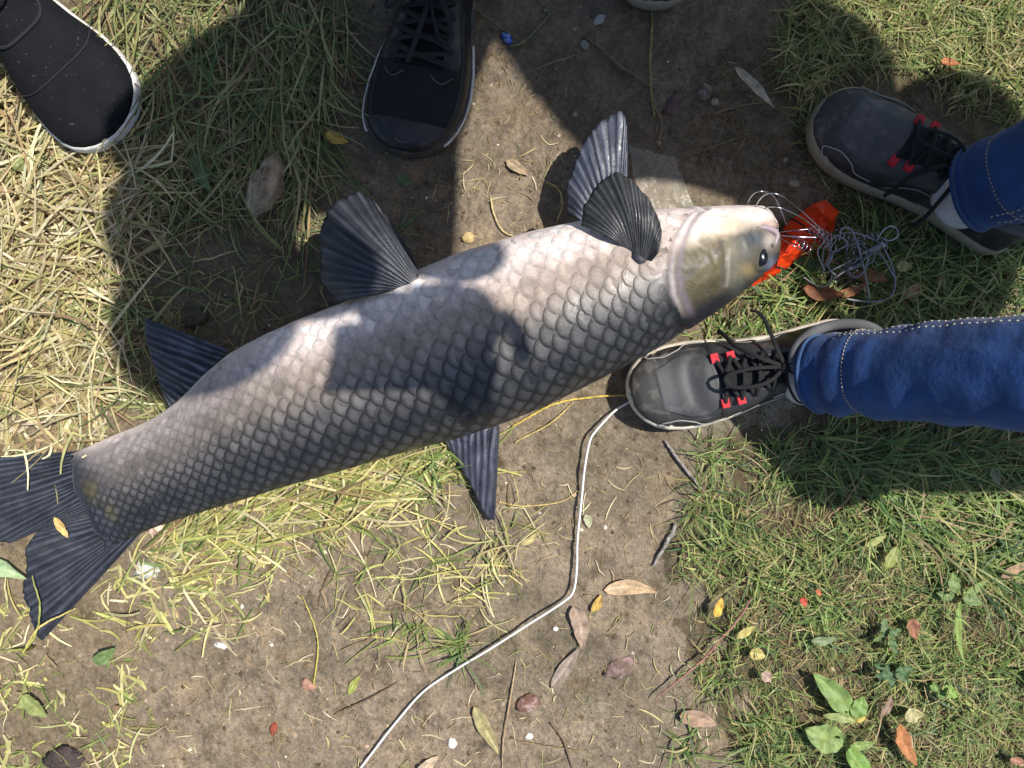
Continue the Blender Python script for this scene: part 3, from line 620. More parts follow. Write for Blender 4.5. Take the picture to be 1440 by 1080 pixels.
def jeans_person():
    root = thing('person', (.60, .16, 0), 'person in blue jeans and dark grey sneakers with red lace loops at right', 'person')
    shoe(root, (886, 562), 180+14, .288, .102, 'grey', mirror=1, solecol=srgb(214, 204, 186), vamp='clean', label='dark grey sneaker touching the white cord, red loops under its laces')
    shoe(root, (1150, 152), 180-33, .290, .106, 'grey', mirror=-1, solecol=srgb(150, 140, 118), vamp='dusty', label='dusty toed dark sneaker standing on grass near the orange pouch')
    A = [(.350, .012, .088), (.378, .012, .13), (.50, .008, .30), (.66, -.012, .49), (.82, .12, .68), (.97, .28, .85)]
    B = [(.533, .224, .082), (.553, .230, .12), (.63, .262, .30), (.75, .30, .50), (.88, .36, .70), (.99, .44, .86)]
    cuffs = []
    G1, l1, th = leg(A, [.043, .052, .058, .064, .072, .08, .088, .095], 1.3, .10, ellip=.9); G2, l2, _ = leg(B, [.047, .056, .062, .068, .074, .08, .088, .095], 2.7, .09, ellip=.9)
    V, F = skin({'p': ((.98, .36, .90), (.14, .12)), 'a': ((.97, .26, .84), .095), 'b': ((.99, .45, .84), .095), 'w': ((.955, .42, 1.0), (.15, .12))}, [('p', 'a'), ('p', 'b'), ('p', 'w')])
    b = Bag(); fq = gridf(G1.shape[0], G1.shape[1], True).tolist()
    def painted_light(G, l):  # highlight painted along the upper side, dark blotches near the hem
        d = l[:, None]; t = th[None, :]
        c = np.tile(JC, (len(l), len(th), 1)); c = mix(c, srgb(98, 134, 190), np.clip(.75*sm(.06, .16, d)*np.exp(-((np.cos(t)-.9)/.5)**2)*(.4+.9*vnoise(d*22, np.cos(t)*3, 3)), 0, 1)); c = mix(c, srgb(18, 36, 72), .5*sm(.4, .75, vnoise(d*60+0*t, 2*np.cos(t)+0*d, 5))*np.exp(-d/.1)); return c.reshape(-1, 3)
    b.add(G1.reshape(-1, 3), fq, painted_light(G1, l1)); b.add(G2.reshape(-1, 3), fq, painted_light(G2, l2)); b.add(V, F, JC)
    je = b.obj('jeans', M['denim'], root)
    for G in (G1, G2):
        ring = np.vstack([G[1], G[1][:1]]); ctr = ring.mean(0); ring2 = ctr+(ring-ctr)*1.01
        tubeo('hem', ring2, .0024, M['denim'], je, col=srgb(58, 84, 122), n=8)
        for k_ in (9, ):
            rg = np.vstack([G[k_], G[k_][:1]]); c_ = rg.mean(0); sb = Bag(); q = spline(c_+(rg-c_)*1.004, 260)
            for i in range(0, 254, 4):
                v, f = tube(q[i:i+3], .0006, 5); sb.add(v, f, srgb(196, 176, 140))
            sb.obj('stitching', M['thread'], je)
    for G, ks in ((G1, (18, 21)), (G2, (46, 43))):                  # twin rows of stitching along the side seam
        for k_ in ks:
            q = G[6:110, k_ % 64]; c_ = G[6:110].mean(1); q = c_+(q-c_)*1.003; q = spline(q, 520); sb = Bag()
            for i in range(0, 514, 5):
                v, f = tube(q[i:i+3], .0007, 5); sb.add(v, f, srgb(206, 196, 176))
            sb.obj('stitching', M['thread'], je)
    # grey socks between shoe collar and hem
    for (hx, hy, hz), (kx, ky, kz) in ((A[0], A[1]), (B[0], B[1])):
        p0 = np.array((hx, hy, .05)) + np.array([.004, 0, 0]); p1 = np.array((hx+.012, hy, .10)); p2 = np.array((kx, ky, kz))
        tubeo('sock', spline([p0, p1, p2], 14), np.linspace(.038, .036, 14), M['cloth'], root, col=srgb(196, 196, 198), n=24)
    upper_body(root, (.955, .46, .98), (.76, .675, 1.34), (.66, .745, 1.57), [((.88, .86, 1.14), (.76, .92, 1.0)), ((1.10, .44, 1.1), (1.12, .32, .92))], srgb(60, 66, 78), JC, srgb(190, 140, 112), srgb(20, 18, 18), bl=(-.5, .86, 0))  # unseen torso posed so its shadow falls across the upper ground
    return root
jeans_person()
def standing(label, shoes, pants_col, jacket, hips, sho, head, hands, ank, bl):
    root = thing('person', (hips[0], hips[1], 0), label, 'person')
    b = Bag(); 
    for k, sp in enumerate(shoes): shoe(root, **sp)
    for k, a in enumerate(ank):
        a = np.array(a, float); h = np.array(hips, float) + np.array(bl)*(.09 if k == 0 else -.09); kn = (a+h)/2 + np.array([0, -.015, 0])
        G, l, th = leg([a, a+(kn-a)*.15+np.array([0, 0, .005]), (a+kn)/2, kn, (kn+h)/2, h], [.052, .058, .062, .07, .08, .09], 1.1+k, .05, m=90, n=40)
        b.add(G.reshape(-1, 3), gridf(90, 40, True).tolist(), pants_col)
    h = np.array(hips, float); V, F = skin({'p': (tuple(h+np.array([0, 0, .04])), (.15, .12)), 'a': (tuple(h+np.array(bl)*.09), .095), 'b': (tuple(h-np.array(bl)*.09), .095), 'w': (tuple(h+np.array([0, 0, .15])), (.15, .12))}, [('p', 'a'), ('p', 'b'), ('p', 'w')]); b.add(V, F, pants_col)
    b.obj('trousers', M['cloth'], root)
    for k, a in enumerate(ank):
        a = np.array(a, float); tubeo('sock', spline([a-np.array([0, 0, .04]), a+np.array([0, 0, .03])], 8), .04, M['knit'], root, col=srgb(22, 22, 24), n=20)
    upper_body(root, h+np.array([0, 0, .10]), sho, head, hands, jacket, pants_col, srgb(190, 140, 112), srgb(18, 16, 16), bl=bl)
    return root
# left: black knit slip-on with white sole
standing('person in a black knit shoe with white sole edge at upper left', [dict(toe=(174, 188), ang=-47, L=.295, Wd=.128, style='slip', mirror=1, base=srgb(22, 23, 27), solecol=srgb(226, 222, 214)), dict(toe=(-190, 20), ang=-70, L=.29, Wd=.118, style='slip', mirror=-1, base=srgb(22, 23, 27), solecol=srgb(226, 222, 214))],
         srgb(24, 24, 28), srgb(40, 44, 52), (-.86, .66, .88), (-.84, .62, 1.38), (-.80, .54, 1.62), [((-.62, .78, 1.12), (-.60, .66, .98)), ((-1.08, .60, 1.1), (-1.02, .50, .98))], [(-.668, .500, .085), (-.93, .62, .085)], (.85, .5, 0))
# centre: black lace-up runner
standing('person in a black lace-up mesh running shoe, toe pointing down at top centre', [dict(toe=(573, 219), ang=-101, L=.292, Wd=.122, style='runner', mirror=1, base=srgb(34, 34, 36), solecol=srgb(66, 64, 60)), dict(toe=(330, -130), ang=-110, L=.29, Wd=.118, style='runner', mirror=-1, base=srgb(34, 34, 36), solecol=srgb(66, 64, 60))],
         srgb(22, 22, 25), srgb(52, 54, 60), (-.17, .78, .88), (-.20, .82, 1.38), (-.22, .76, 1.62), [((.0, .98, 1.12), (.02, .9, .98)), ((-.44, .86, 1.1), (-.42, .74, .98))], [(-.092, .500, .088), (-.30, .78, .088)], (1, 0, 0))
# right of it: only a toe tip shows in the photograph; unseen body and arms posed to shade the fish and ground
standing('person whose dark pale-edged shoe tip just enters at the top edge', [dict(toe=(925, 11), ang=-92, L=.285, Wd=.108, style='runner', mirror=1, base=srgb(40, 38, 38), solecol=srgb(150, 146, 128)), dict(toe=(1180, -80), ang=-80, L=.285, Wd=.108, style='runner', mirror=-1, base=srgb(40, 38, 38), solecol=srgb(150, 146, 128))],
         srgb(40, 40, 46), srgb(70, 60, 54), (.40, .72, .88), (.38, .50, 1.34), (.395, .335, 1.56), [((.50, .44, 1.22), (.475, .27, 1.19)), ((.325, .345, 1.27), (.375, .265, 1.19))], [(.195, .70, .085), (.42, .78, .085)], (1, 0, 0))
_on = [o for o in C.objects if o.name.startswith('person') and 'shoe tip' in o.get('label', '')][0]
u, v = np.meshgrid(np.linspace(0, math.pi, 16), np.linspace(0, 2*math.pi, 24, endpoint=False), indexing='ij')
HV = np.stack([.325+.12*np.sin(u)*np.cos(v), .425+.10*np.sin(u)*np.sin(v), 1.42+.085*np.cos(u)], -1)+(fbm(u*2, v*2, 3)-.5)[..., None]*.02
mobj('added_hood', HV.reshape(-1, 3), gridf(16, 24, True), M['cloth'], _on, cols=srgb(70, 60, 54))  # unseen lump added to close a gap in the cast shade
# unseen handset added in that person's hands to shade the fish
def added_phone():
    c = np.array([.425, .20, 1.205]); a = np.array([1, 0, .0])*.078; b = np.array([0, -.9, .35])*.040; n = np.array([0, .36, .93])*.004
    V = [c+sx*a+sy*b+sz*n for sz in (-1, 1) for sx, sy in ((-1, -1), (1, -1), (1, 1), (-1, 1))]
    r = thing('added_phone', tuple(c-[0, 0, .03]), 'unseen black handset added in both hands to shade the fish', 'added_phone')
    mobj('case', V, [(0, 3, 2, 1), (4, 5, 6, 7), (0, 1, 5, 4), (1, 2, 6, 5), (2, 3, 7, 6), (3, 0, 4, 7)], M['blackleather'], r, cols=srgb(20, 20, 22), smooth=False)
    V2 = [c+sx*a*.95+sy*b*.92+n*1.15 for sx, sy in ((-1, -1), (1, -1), (1, 1), (-1, 1))]
    mobj('screen', V2, [(0, 1, 2, 3)], M['eye'], r, cols=srgb(14, 16, 20), smooth=False)
added_phone()
# ------------------------------------------------------------------ grass and straw
SHOES_PX = [[(880, 470), (880, 620), (1180, 600), (1180, 440), (960, 490)], [(1160, 100), (1145, 190), (1250, 290), (1440, 360), (1460, 200), (1260, 110)], [(510, -20), (515, 170), (580, 222), (640, 170), (662, -20)], [(-20, -20), (-20, 110), (110, 195), (170, 185), (180, 140), (100, 20), (90, -20)], [(338, 300), (352, 232), (372, 216), (412, 222), (412, 260), (392, 312)], [(455, 175), (500, 180), (500, 215), (455, 212)], [(250, 430), (300, 430), (300, 470), (250, 465)]]
FISHPOLY = UP + LO[::-1]
def ribbon(pos, head, length, width, pitch, curl, bend, col, K=6, roll=None, tip=.25, name=None, matl=None, base_t=.5, zoff=None, lab=None, cat=None, par=None, zmin=True):
    n = len(pos); t = np.linspace(0, 1, K); ds = length/(K-1)
    p = np.zeros((n, K, 3)); p[:, 0, :2] = pos; z0 = gh(pos[:, 0], pos[:, 1]) + (0 if zoff is None else zoff); p[:, 0, 2] = z0
    kinkt = RNG.uniform(.25, .8, n); kinka = RNG.normal(0, .75, n)*(RNG.random(n) < .4)
    for k in range(1, K):
        h = head + curl*t[k] + kinka*(t[k] > kinkt); ph = pitch + bend*t[k]
        p[:, k, 0] = p[:, k-1, 0] + np.cos(h)*np.cos(ph)*ds; p[:, k, 1] = p[:, k-1, 1] + np.sin(h)*np.cos(ph)*ds; p[:, k, 2] = p[:, k-1, 2] + np.sin(ph)*ds
    g = gh(p[..., 0], p[..., 1]) + .0012 + (0 if zoff is None else (zoff*.6)[:, None]); p[..., 2] = np.maximum(p[..., 2], g)
    d = np.gradient(p, axis=1); side = np.stack([-d[..., 1], d[..., 0], 0*d[..., 0]], -1); side /= np.linalg.norm(side, axis=-1)[..., None]+1e-9
    rl = np.zeros(n) if roll is None else roll
    side = side*np.cos(rl)[:, None, None]; side[..., 2] += np.sin(rl)[:, None]
    wd = width[:, None]*(np.minimum(1, .45+2.5*t)*(1-(1-tip)*sm(.45, 1, t)))[None, :]
    L_ = p - side*wd[..., None]*.5; R_ = p + side*wd[..., None]*.5
    L_[..., 2] = np.maximum(L_[..., 2], g-.0006); R_[..., 2] = np.maximum(R_[..., 2], g-.0006)
    V = np.stack([L_, R_], 2).reshape(-1, 3)
    b = (np.arange(n)*K*2)[:, None, None]; k = (np.arange(K-1)*2)[None, :, None]
    F = (b + k + np.array([0, 1, 3, 2])[None, None, :]).reshape(-1, 4)
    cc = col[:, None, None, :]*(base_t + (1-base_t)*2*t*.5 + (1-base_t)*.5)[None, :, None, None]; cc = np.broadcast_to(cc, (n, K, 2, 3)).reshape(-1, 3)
    return V, F, cc
def pick(pal, n):
    ws = np.array([p[1] for p in pal]); i = RNG.choice(len(pal), n, p=ws/ws.sum()); c = np.array([srgb(*p[0]) for p in pal])[i]
    return c*RNG.uniform(.7, 1.2, (n, 1))*RNG.uniform(.93, 1.07, (n, 3))
def scatter(poly, n, patch=0, thr=.5, seed=1, avoid=True, wob=50):
    a = np.array(poly, float); lo = a.min(0); hi = a.max(0); out = np.zeros((0, 2))
    while len(out) < n:
        q = lo + RNG.random((n*3, 2))*(hi-lo); w_ = (vnoise(q[:, 0]/40, q[:, 1]/40, seed+50)-.5)*wob; w2 = (vnoise(q[:, 0]/40, q[:, 1]/40, seed+70)-.5)*wob
        ok = inpoly(q[:, 0]+w_, q[:, 1]+w2, poly)
        if patch: ok &= fbm(q[:, 0]/patch, q[:, 1]/patch, seed, 3) > thr + RNG.uniform(-.08, .08, len(q))
        if avoid:
            for sp in SHOES_PX: ok &= ~inpoly(q[:, 0], q[:, 1], sp)
            ok &= ~inpoly((q[:, 0]-600)*1.06+600, (q[:, 1]-500)*1.12+500, FISHPOLY)
        out = np.vstack([out, q[ok]])
    out = out[:n]; return np.stack([(out[:, 0]-720)*PX, (540-out[:, 1])*PX], -1)
STRAW = [((210, 196, 150), 4), ((194, 180, 126), 3.5), ((226, 214, 176), 3), ((170, 166, 104), 1.6), ((164, 138, 102), 2.6), ((134, 140, 84), .6)]
STRAWG = [((188, 184, 110), 3), ((208, 198, 138), 3), ((152, 158, 88), 2.6), ((222, 210, 164), 1.4), ((120, 138, 74), 1), ((158, 134, 98), 1.2)]
OLIVE = [((150, 152, 96), 3), ((122, 130, 78), 3.5), ((176, 170, 120), 3), ((98, 114, 66), 2), ((150, 128, 92), 2.2)]
GREEN = [((124, 146, 76), 4), ((152, 170, 96), 3.6), ((98, 126, 68), 2.6), ((182, 178, 116), 2.6), ((84, 110, 70), 1.5), ((184, 164, 122), 1.6)]
THATCH = [((176, 156, 112), 3), ((150, 130, 88), 3), ((128, 112, 70), 2), ((140, 146, 84), 2)]
def field(name, label, specs, matl):
    Vs, Fs, Ks, o = [], [], [], 0
    for sp in specs:
        n = sp['n']; pos = sp['pos'] if 'pos' in sp else scatter(sp['poly'], n, sp.get('patch', 0), sp.get('thr', .5), sp.get('seed', 1), sp.get('avoid', True), sp.get('wob', 50)); n = len(pos)
        u = lambda k: RNG.uniform(*sp[k], n)
        hd = RNG.normal(sp['dir'][0], sp['dir'][1], n) if 'dir' in sp else RNG.uniform(0, 2*math.pi, n)
        if 'flow' in sp:      # swirl the lie of the blades with a slow noise field
            hd = hd + (vnoise(pos[:, 0]*9, pos[:, 1]*9, 77)-.5)*sp['flow']
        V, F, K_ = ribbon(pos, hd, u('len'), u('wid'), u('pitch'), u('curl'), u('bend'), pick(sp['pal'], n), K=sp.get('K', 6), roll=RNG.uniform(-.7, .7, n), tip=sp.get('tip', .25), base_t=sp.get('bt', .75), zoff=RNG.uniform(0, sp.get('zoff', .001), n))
        Vs.append(V); Fs.append(F+o); Ks.append(K_); o += len(V)
    ob = mobj(name, np.vstack(Vs), np.vstack(Fs), matl, cols=np.vstack(Ks), smooth=False, origin=(0, 0, 0)); tag(ob, label, None, kind='stuff'); return ob
LEFT = [(-40, 95), (60, 150), (150, 190), (195, 215), (195, 330), (200, 440), (150, 500), (135, 620), (60, 640), (-40, 650)]
TOPL = [(95, -30), (500, -30), (480, 90), (455, 150), (470, 230), (400, 275), (330, 310), (230, 300), (160, 230), (185, 150), (120, 30)]
MIDL = [(150, 250), (470, 230), (460, 420), (330, 490), (200, 600), (150, 560)]
BAND = [(200, 745), (260, 720), (340, 695), (470, 660), (560, 632), (640, 615), (660, 650), (560, 690), (480, 760), (400, 740), (330, 800), (240, 830), (200, 820)]
LOWL = [(-40, 760), (40, 770), (50, 900), (190, 770), (300, 760), (420, 770), (460, 830), (330, 900), (230, 960), (170, 1110), (-40, 1110)]
MIDB = [(430, 640), (700, 690), (760, 760), (700, 880), (560, 930), (480, 880), (420, 800)]
ALLG = [(-40, -40), (1480, -40), (1480, 1120), (-40, 1120)]
lay = dict(pitch=(-.1, .35), bend=(-.7, .1), curl=(-.9, .9))
field('cut_straw', 'pale dry cut grass matted in the sunlit left margin', [
    dict(poly=LEFT, n=420, len=(.008, .035), wid=(.003, .007), pal=STRAW, zoff=.006, tip=.6, **lay),
    dict(poly=LEFT, n=1000, len=(.006, .03), wid=(.0008, .0022), pal=THATCH, zoff=.006, tip=.5, **lay),
    dict(poly=LEFT, n=720, len=(.025, .10), wid=(.0012, .0042), patch=50, thr=.48, pal=STRAW, zoff=.016, flow=3, tip=.5, **lay),
    dict(poly=LEFT, n=380, patch=55, thr=.44, seed=6, len=(.05, .14), wid=(.0018, .0042), pal=STRAW, zoff=.02, dir=(.6, .7), tip=.4, **lay),
    dict(poly=[(-450, 60), (-30, 90), (-30, 660), (-450, 700)], n=1300, len=(.02, .10), wid=(.0012, .004), pal=STRAW, zoff=.014, flow=3, tip=.5, **lay),
    dict(poly=BAND, n=330, len=(.04, .12), wid=(.0014, .0042), pal=STRAWG, zoff=.012, dir=(.3, .35), tip=.5, **lay),
    dict(poly=BAND, n=200, len=(.02, .07), wid=(.001, .003), pal=STRAWG, zoff=.01, flow=4, tip=.5, **lay),
    dict(poly=LOWL, n=260, len=(.004, .02), wid=(.001, .004), pal=STRAWG, zoff=.003, patch=60, thr=.46, tip=.6, **lay),
    dict(poly=LOWL, n=270, len=(.012, .06), wid=(.0012, .0046), pal=STRAWG, zoff=.008, patch=60, thr=.5, tip=.5, **lay),
    dict(poly=MIDB, n=170, len=(.02, .08), wid=(.001, .003), pal=STRAWG, zoff=.006, patch=50, thr=.5, tip=.5, **lay)], M['straw'])
field('trampled_grass', 'long olive grass trampled flat between the two black shoes', [
    dict(poly=TOPL, n=720, len=(.015, .10), wid=(.0008, .0026), patch=70, thr=.46, pal=OLIVE, zoff=.014, flow=3, tip=.4, pitch=(-.1, .5), bend=(-.9, .1), curl=(-.9, .9)),
    dict(poly=TOPL, n=900, len=(.006, .03), wid=(.0008, .0022), pal=THATCH, zoff=.006, tip=.5, **lay),
    dict(poly=TOPL, n=340, len=(.06, .15), wid=(.0016, .0036), pal=OLIVE, zoff=.016, dir=(-1.5, .5), tip=.35, pitch=(.0, .5), bend=(-.9, .1), curl=(-.8, .8)),
    dict(poly=[(380, -20), (500, -20), (470, 100), (450, 220), (400, 260), (350, 180)], n=260, len=(.06, .13), wid=(.0018, .004), pal=OLIVE, zoff=.016, dir=(-1.6, .35), tip=.3, **lay),
    dict(poly=[(-350, -380), (520, -380), (500, -10), (90, -10), (-350, -10)], n=1500, len=(.02, .10), wid=(.001, .003), pal=OLIVE, zoff=.012, flow=3, tip=.4, **lay),
    dict(poly=MIDL, n=300, len=(.015, .07), wid=(.001, .003), pal=OLIVE, zoff=.006, patch=60, thr=.45, tip=.5, **lay),
    dict(poly=[(130, 430), (210, 420), (260, 560), (200, 600), (130, 610)], n=90, len=(.03, .1), wid=(.002, .004), pal=OLIVE, zoff=.012, tip=.5, **lay)], M['straw'])
lawn = dict(pitch=(.1, 1.0), bend=(-1.3, -.1), curl=(-.8, .8))
def ring_excl(): pass
tuft = np.vstack([np.stack([(RNG.normal(cx, sd_, k)-720)*PX, (540-RNG.normal(cy, sd_, k))*PX], -1) for cx, cy, sd_, k in [(1000, 780, 16, 60), (1065, 815, 15, 80), (650, 905, 9, 34), (575, 890, 14, 26), (1020, 470, 22, 70), (1080, 440, 22, 70), (960, 1040, 16, 30), (640, 905, 5, 20), (1020, 945, 12, 30), (1130, 860, 22, 60), (600, 655, 18, 60)]])
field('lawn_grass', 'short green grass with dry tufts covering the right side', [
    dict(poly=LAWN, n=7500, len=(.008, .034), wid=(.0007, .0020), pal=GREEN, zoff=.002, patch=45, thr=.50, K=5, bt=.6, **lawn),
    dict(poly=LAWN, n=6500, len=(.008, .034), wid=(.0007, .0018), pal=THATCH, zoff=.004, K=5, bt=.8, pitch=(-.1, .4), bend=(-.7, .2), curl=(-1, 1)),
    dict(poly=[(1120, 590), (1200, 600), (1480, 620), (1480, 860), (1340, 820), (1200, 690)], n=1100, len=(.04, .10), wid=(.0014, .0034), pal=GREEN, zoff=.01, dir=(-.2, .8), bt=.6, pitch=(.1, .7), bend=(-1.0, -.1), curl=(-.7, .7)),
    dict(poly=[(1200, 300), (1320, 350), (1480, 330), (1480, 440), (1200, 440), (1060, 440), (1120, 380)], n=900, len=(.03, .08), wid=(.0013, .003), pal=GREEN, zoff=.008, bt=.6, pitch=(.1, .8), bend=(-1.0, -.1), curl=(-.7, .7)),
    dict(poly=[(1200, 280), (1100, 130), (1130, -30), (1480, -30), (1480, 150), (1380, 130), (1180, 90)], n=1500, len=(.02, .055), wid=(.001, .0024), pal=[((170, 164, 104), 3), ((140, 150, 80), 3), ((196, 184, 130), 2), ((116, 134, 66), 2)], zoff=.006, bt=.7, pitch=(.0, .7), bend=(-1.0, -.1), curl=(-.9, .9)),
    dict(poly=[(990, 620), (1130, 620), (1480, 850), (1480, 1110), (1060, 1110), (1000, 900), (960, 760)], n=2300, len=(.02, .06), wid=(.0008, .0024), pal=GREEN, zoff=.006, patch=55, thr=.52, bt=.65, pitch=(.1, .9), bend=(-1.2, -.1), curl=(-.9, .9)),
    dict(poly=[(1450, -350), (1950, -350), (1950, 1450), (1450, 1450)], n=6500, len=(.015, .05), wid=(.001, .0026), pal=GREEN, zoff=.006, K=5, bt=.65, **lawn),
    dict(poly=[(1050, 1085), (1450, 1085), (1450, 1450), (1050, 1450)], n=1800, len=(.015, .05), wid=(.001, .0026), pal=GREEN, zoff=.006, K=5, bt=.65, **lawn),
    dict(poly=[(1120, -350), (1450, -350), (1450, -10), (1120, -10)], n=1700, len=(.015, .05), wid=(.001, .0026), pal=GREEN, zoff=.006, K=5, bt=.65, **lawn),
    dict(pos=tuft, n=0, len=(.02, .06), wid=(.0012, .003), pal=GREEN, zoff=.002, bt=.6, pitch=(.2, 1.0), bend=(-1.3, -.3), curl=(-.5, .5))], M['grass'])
field('chaff', 'fine bits of dry straw and rootlets strewn over the mud', [
    dict(poly=ALLG, n=2600, len=(.003, .014), wid=(.0004, .0013), pal=THATCH, zoff=.001, K=3, tip=.7, pitch=(-.05, .1), bend=(-.3, .1), curl=(-.9, .9), avoid=False),
    dict(poly=[(960, 60), (1130, 40), (1160, 280), (1050, 290), (960, 220)], n=700, len=(.008, .035), wid=(.0004, .0010), pal=[((120, 100, 66), 2), ((90, 76, 50), 2), ((150, 130, 90), 1)], zoff=.002, tip=.6, pitch=(-.05, .2), bend=(-.4, .1), curl=(-1.6, 1.6)),
    dict(poly=[(400, 730), (980, 640), (1000, 900), (1050, 1110), (180, 1110), (240, 900)], n=420, len=(.006, .035), wid=(.0005, .0018), pal=STRAW, zoff=.002, tip=.6, pitch=(-.05, .15), bend=(-.4, .1), curl=(-1, 1)),
    dict(poly=[(560, 220), (800, 200), (800, 320), (560, 360)], n=60, len=(.006, .03), wid=(.0006, .0016), pal=STRAW, zoff=.002, tip=.6, pitch=(-.05, .15), bend=(-.4, .1), curl=(-1.5, 1.5))], M['straw'])
# crumbs of soil
n = 7000; cp = scatter(ALLG, n, patch=70, thr=.42, avoid=False); r = RNG.uniform(.0006, .0022, n)**1.0*RNG.choice([1, 1, 1, 1.8], n)
ico = np.array([(1, 0, 0), (0, 1, 0), (-1, 0, 0), (0, -1, 0), (0, 0, 1), (.6, .6, -.3)]); icf = np.array([(0, 1, 4), (1, 2, 4), (2, 3, 4), (3, 0, 4)])
CV = np.concatenate([cp, gh(cp[:, 0], cp[:, 1])[:, None]], 1)[:, None, :] + ico[None]*r[:, None, None]*RNG.uniform(.6, 1.3, (n, 6, 3))
CF = (np.arange(n)*6)[:, None, None] + icf[None]
cc = np.repeat(pick([((128, 108, 82), 4), ((96, 80, 60), 4), ((166, 148, 120), 2), ((206, 196, 180), .4)], n)*.9, 6, 0)
tag(mobj('soil_crumbs', CV.reshape(-1, 3), CF.reshape(-1, 3), M['stone'], cols=cc, origin=(0, 0, 0)), 'small crumbs of brown soil scattered over the ground', None, kind='stuff')
# ------------------------------------------------------------------ the pouch and the wire rig at the fish's mouth
def pouch():
    nu, nv = 15, 8
    Lf = spline([(x, y, 0) for x, y in [(1056, 400), (1072, 374), (1088, 346), (1106, 316), (1128, 298), (1149, 283)]], nu); Rt = spline([(x, y, 0) for x, y in [(1062, 400), (1096, 384), (1122, 366), (1146, 352), (1168, 336), (1177, 302)]], nu)
    u, v = np.meshgrid(np.linspace(0, 1, nu), np.linspace(0, 1, nv), indexing='ij'); rg = np.random.default_rng(4)
    q = Lf[:, None, :2]*(1-v[..., None]) + Rt[:, None, :2]*v[..., None]; q = q + rg.normal(0, 1.6, q.shape)*(np.minimum(v, 1-v) > .05)[..., None]
    z = .010 + (.034*np.minimum(1, 2.6*np.minimum(v, 1-v)) + .006*(np.abs((v*3+u*1.3) % 1-.5)*2-.5) + rg.normal(0, .0016, v.shape))*np.interp(u, [0, .15, .8, 1], [.35, .9, 1, .75]); z = np.where((v < .01) | (v > .99), .012, z)
    kk = PX*(1-z); T = np.stack([(q[..., 0]-720)*kk, (540-q[..., 1])*kk, z], -1); Bt = T.copy(); Bt[..., 2] = .004
    root = thing('orange_pouch', tuple(P(1115, 340)), 'bright orange folded plastic pouch tied with dark cord under the fish snout', 'pouch')
    cs = srgb(255, 74, 22)*.95; ed = [i*nv for i in range(nu)] + [(nu-1)*nv+k for k in range(1, nv)] + [i*nv+nv-1 for i in range(nu-2, -1, -1)] + list(range(nv-2, 0, -1)); N_ = nu*nv
    F = gridf(nu, nv).tolist() + (gridf(nu, nv)+N_)[:, ::-1].tolist() + [[a, b, b+N_, a+N_] for a, b in zip(ed, ed[1:]+ed[:1])]
    mobj('pouch_strip', np.vstack([T.reshape(-1, 3), Bt.reshape(-1, 3)]), F, M['plastic'], root, cols=cs, smooth=False)
    e = [P(1146, 288, .046), P(1160, 281, .040), P(1180, 299, .040), P(1170, 310, .048), P(1158, 300, .056)]
    mobj('folded_end', e, [(0, 1, 4), (1, 2, 4), (2, 3, 4)], M['plastic'], root, cols=cs, solid=.0012, smooth=False)
    for i0 in (4, 8, 10):
        ring = T[i0]+np.array([0, 0, .0012]); ring = np.vstack([ring, Bt[i0][::-1]]); tubeo('cord', np.vstack([ring, ring[:1]]), .0010, M['lace'], root, col=srgb(30, 26, 26), n=6)
pouch()
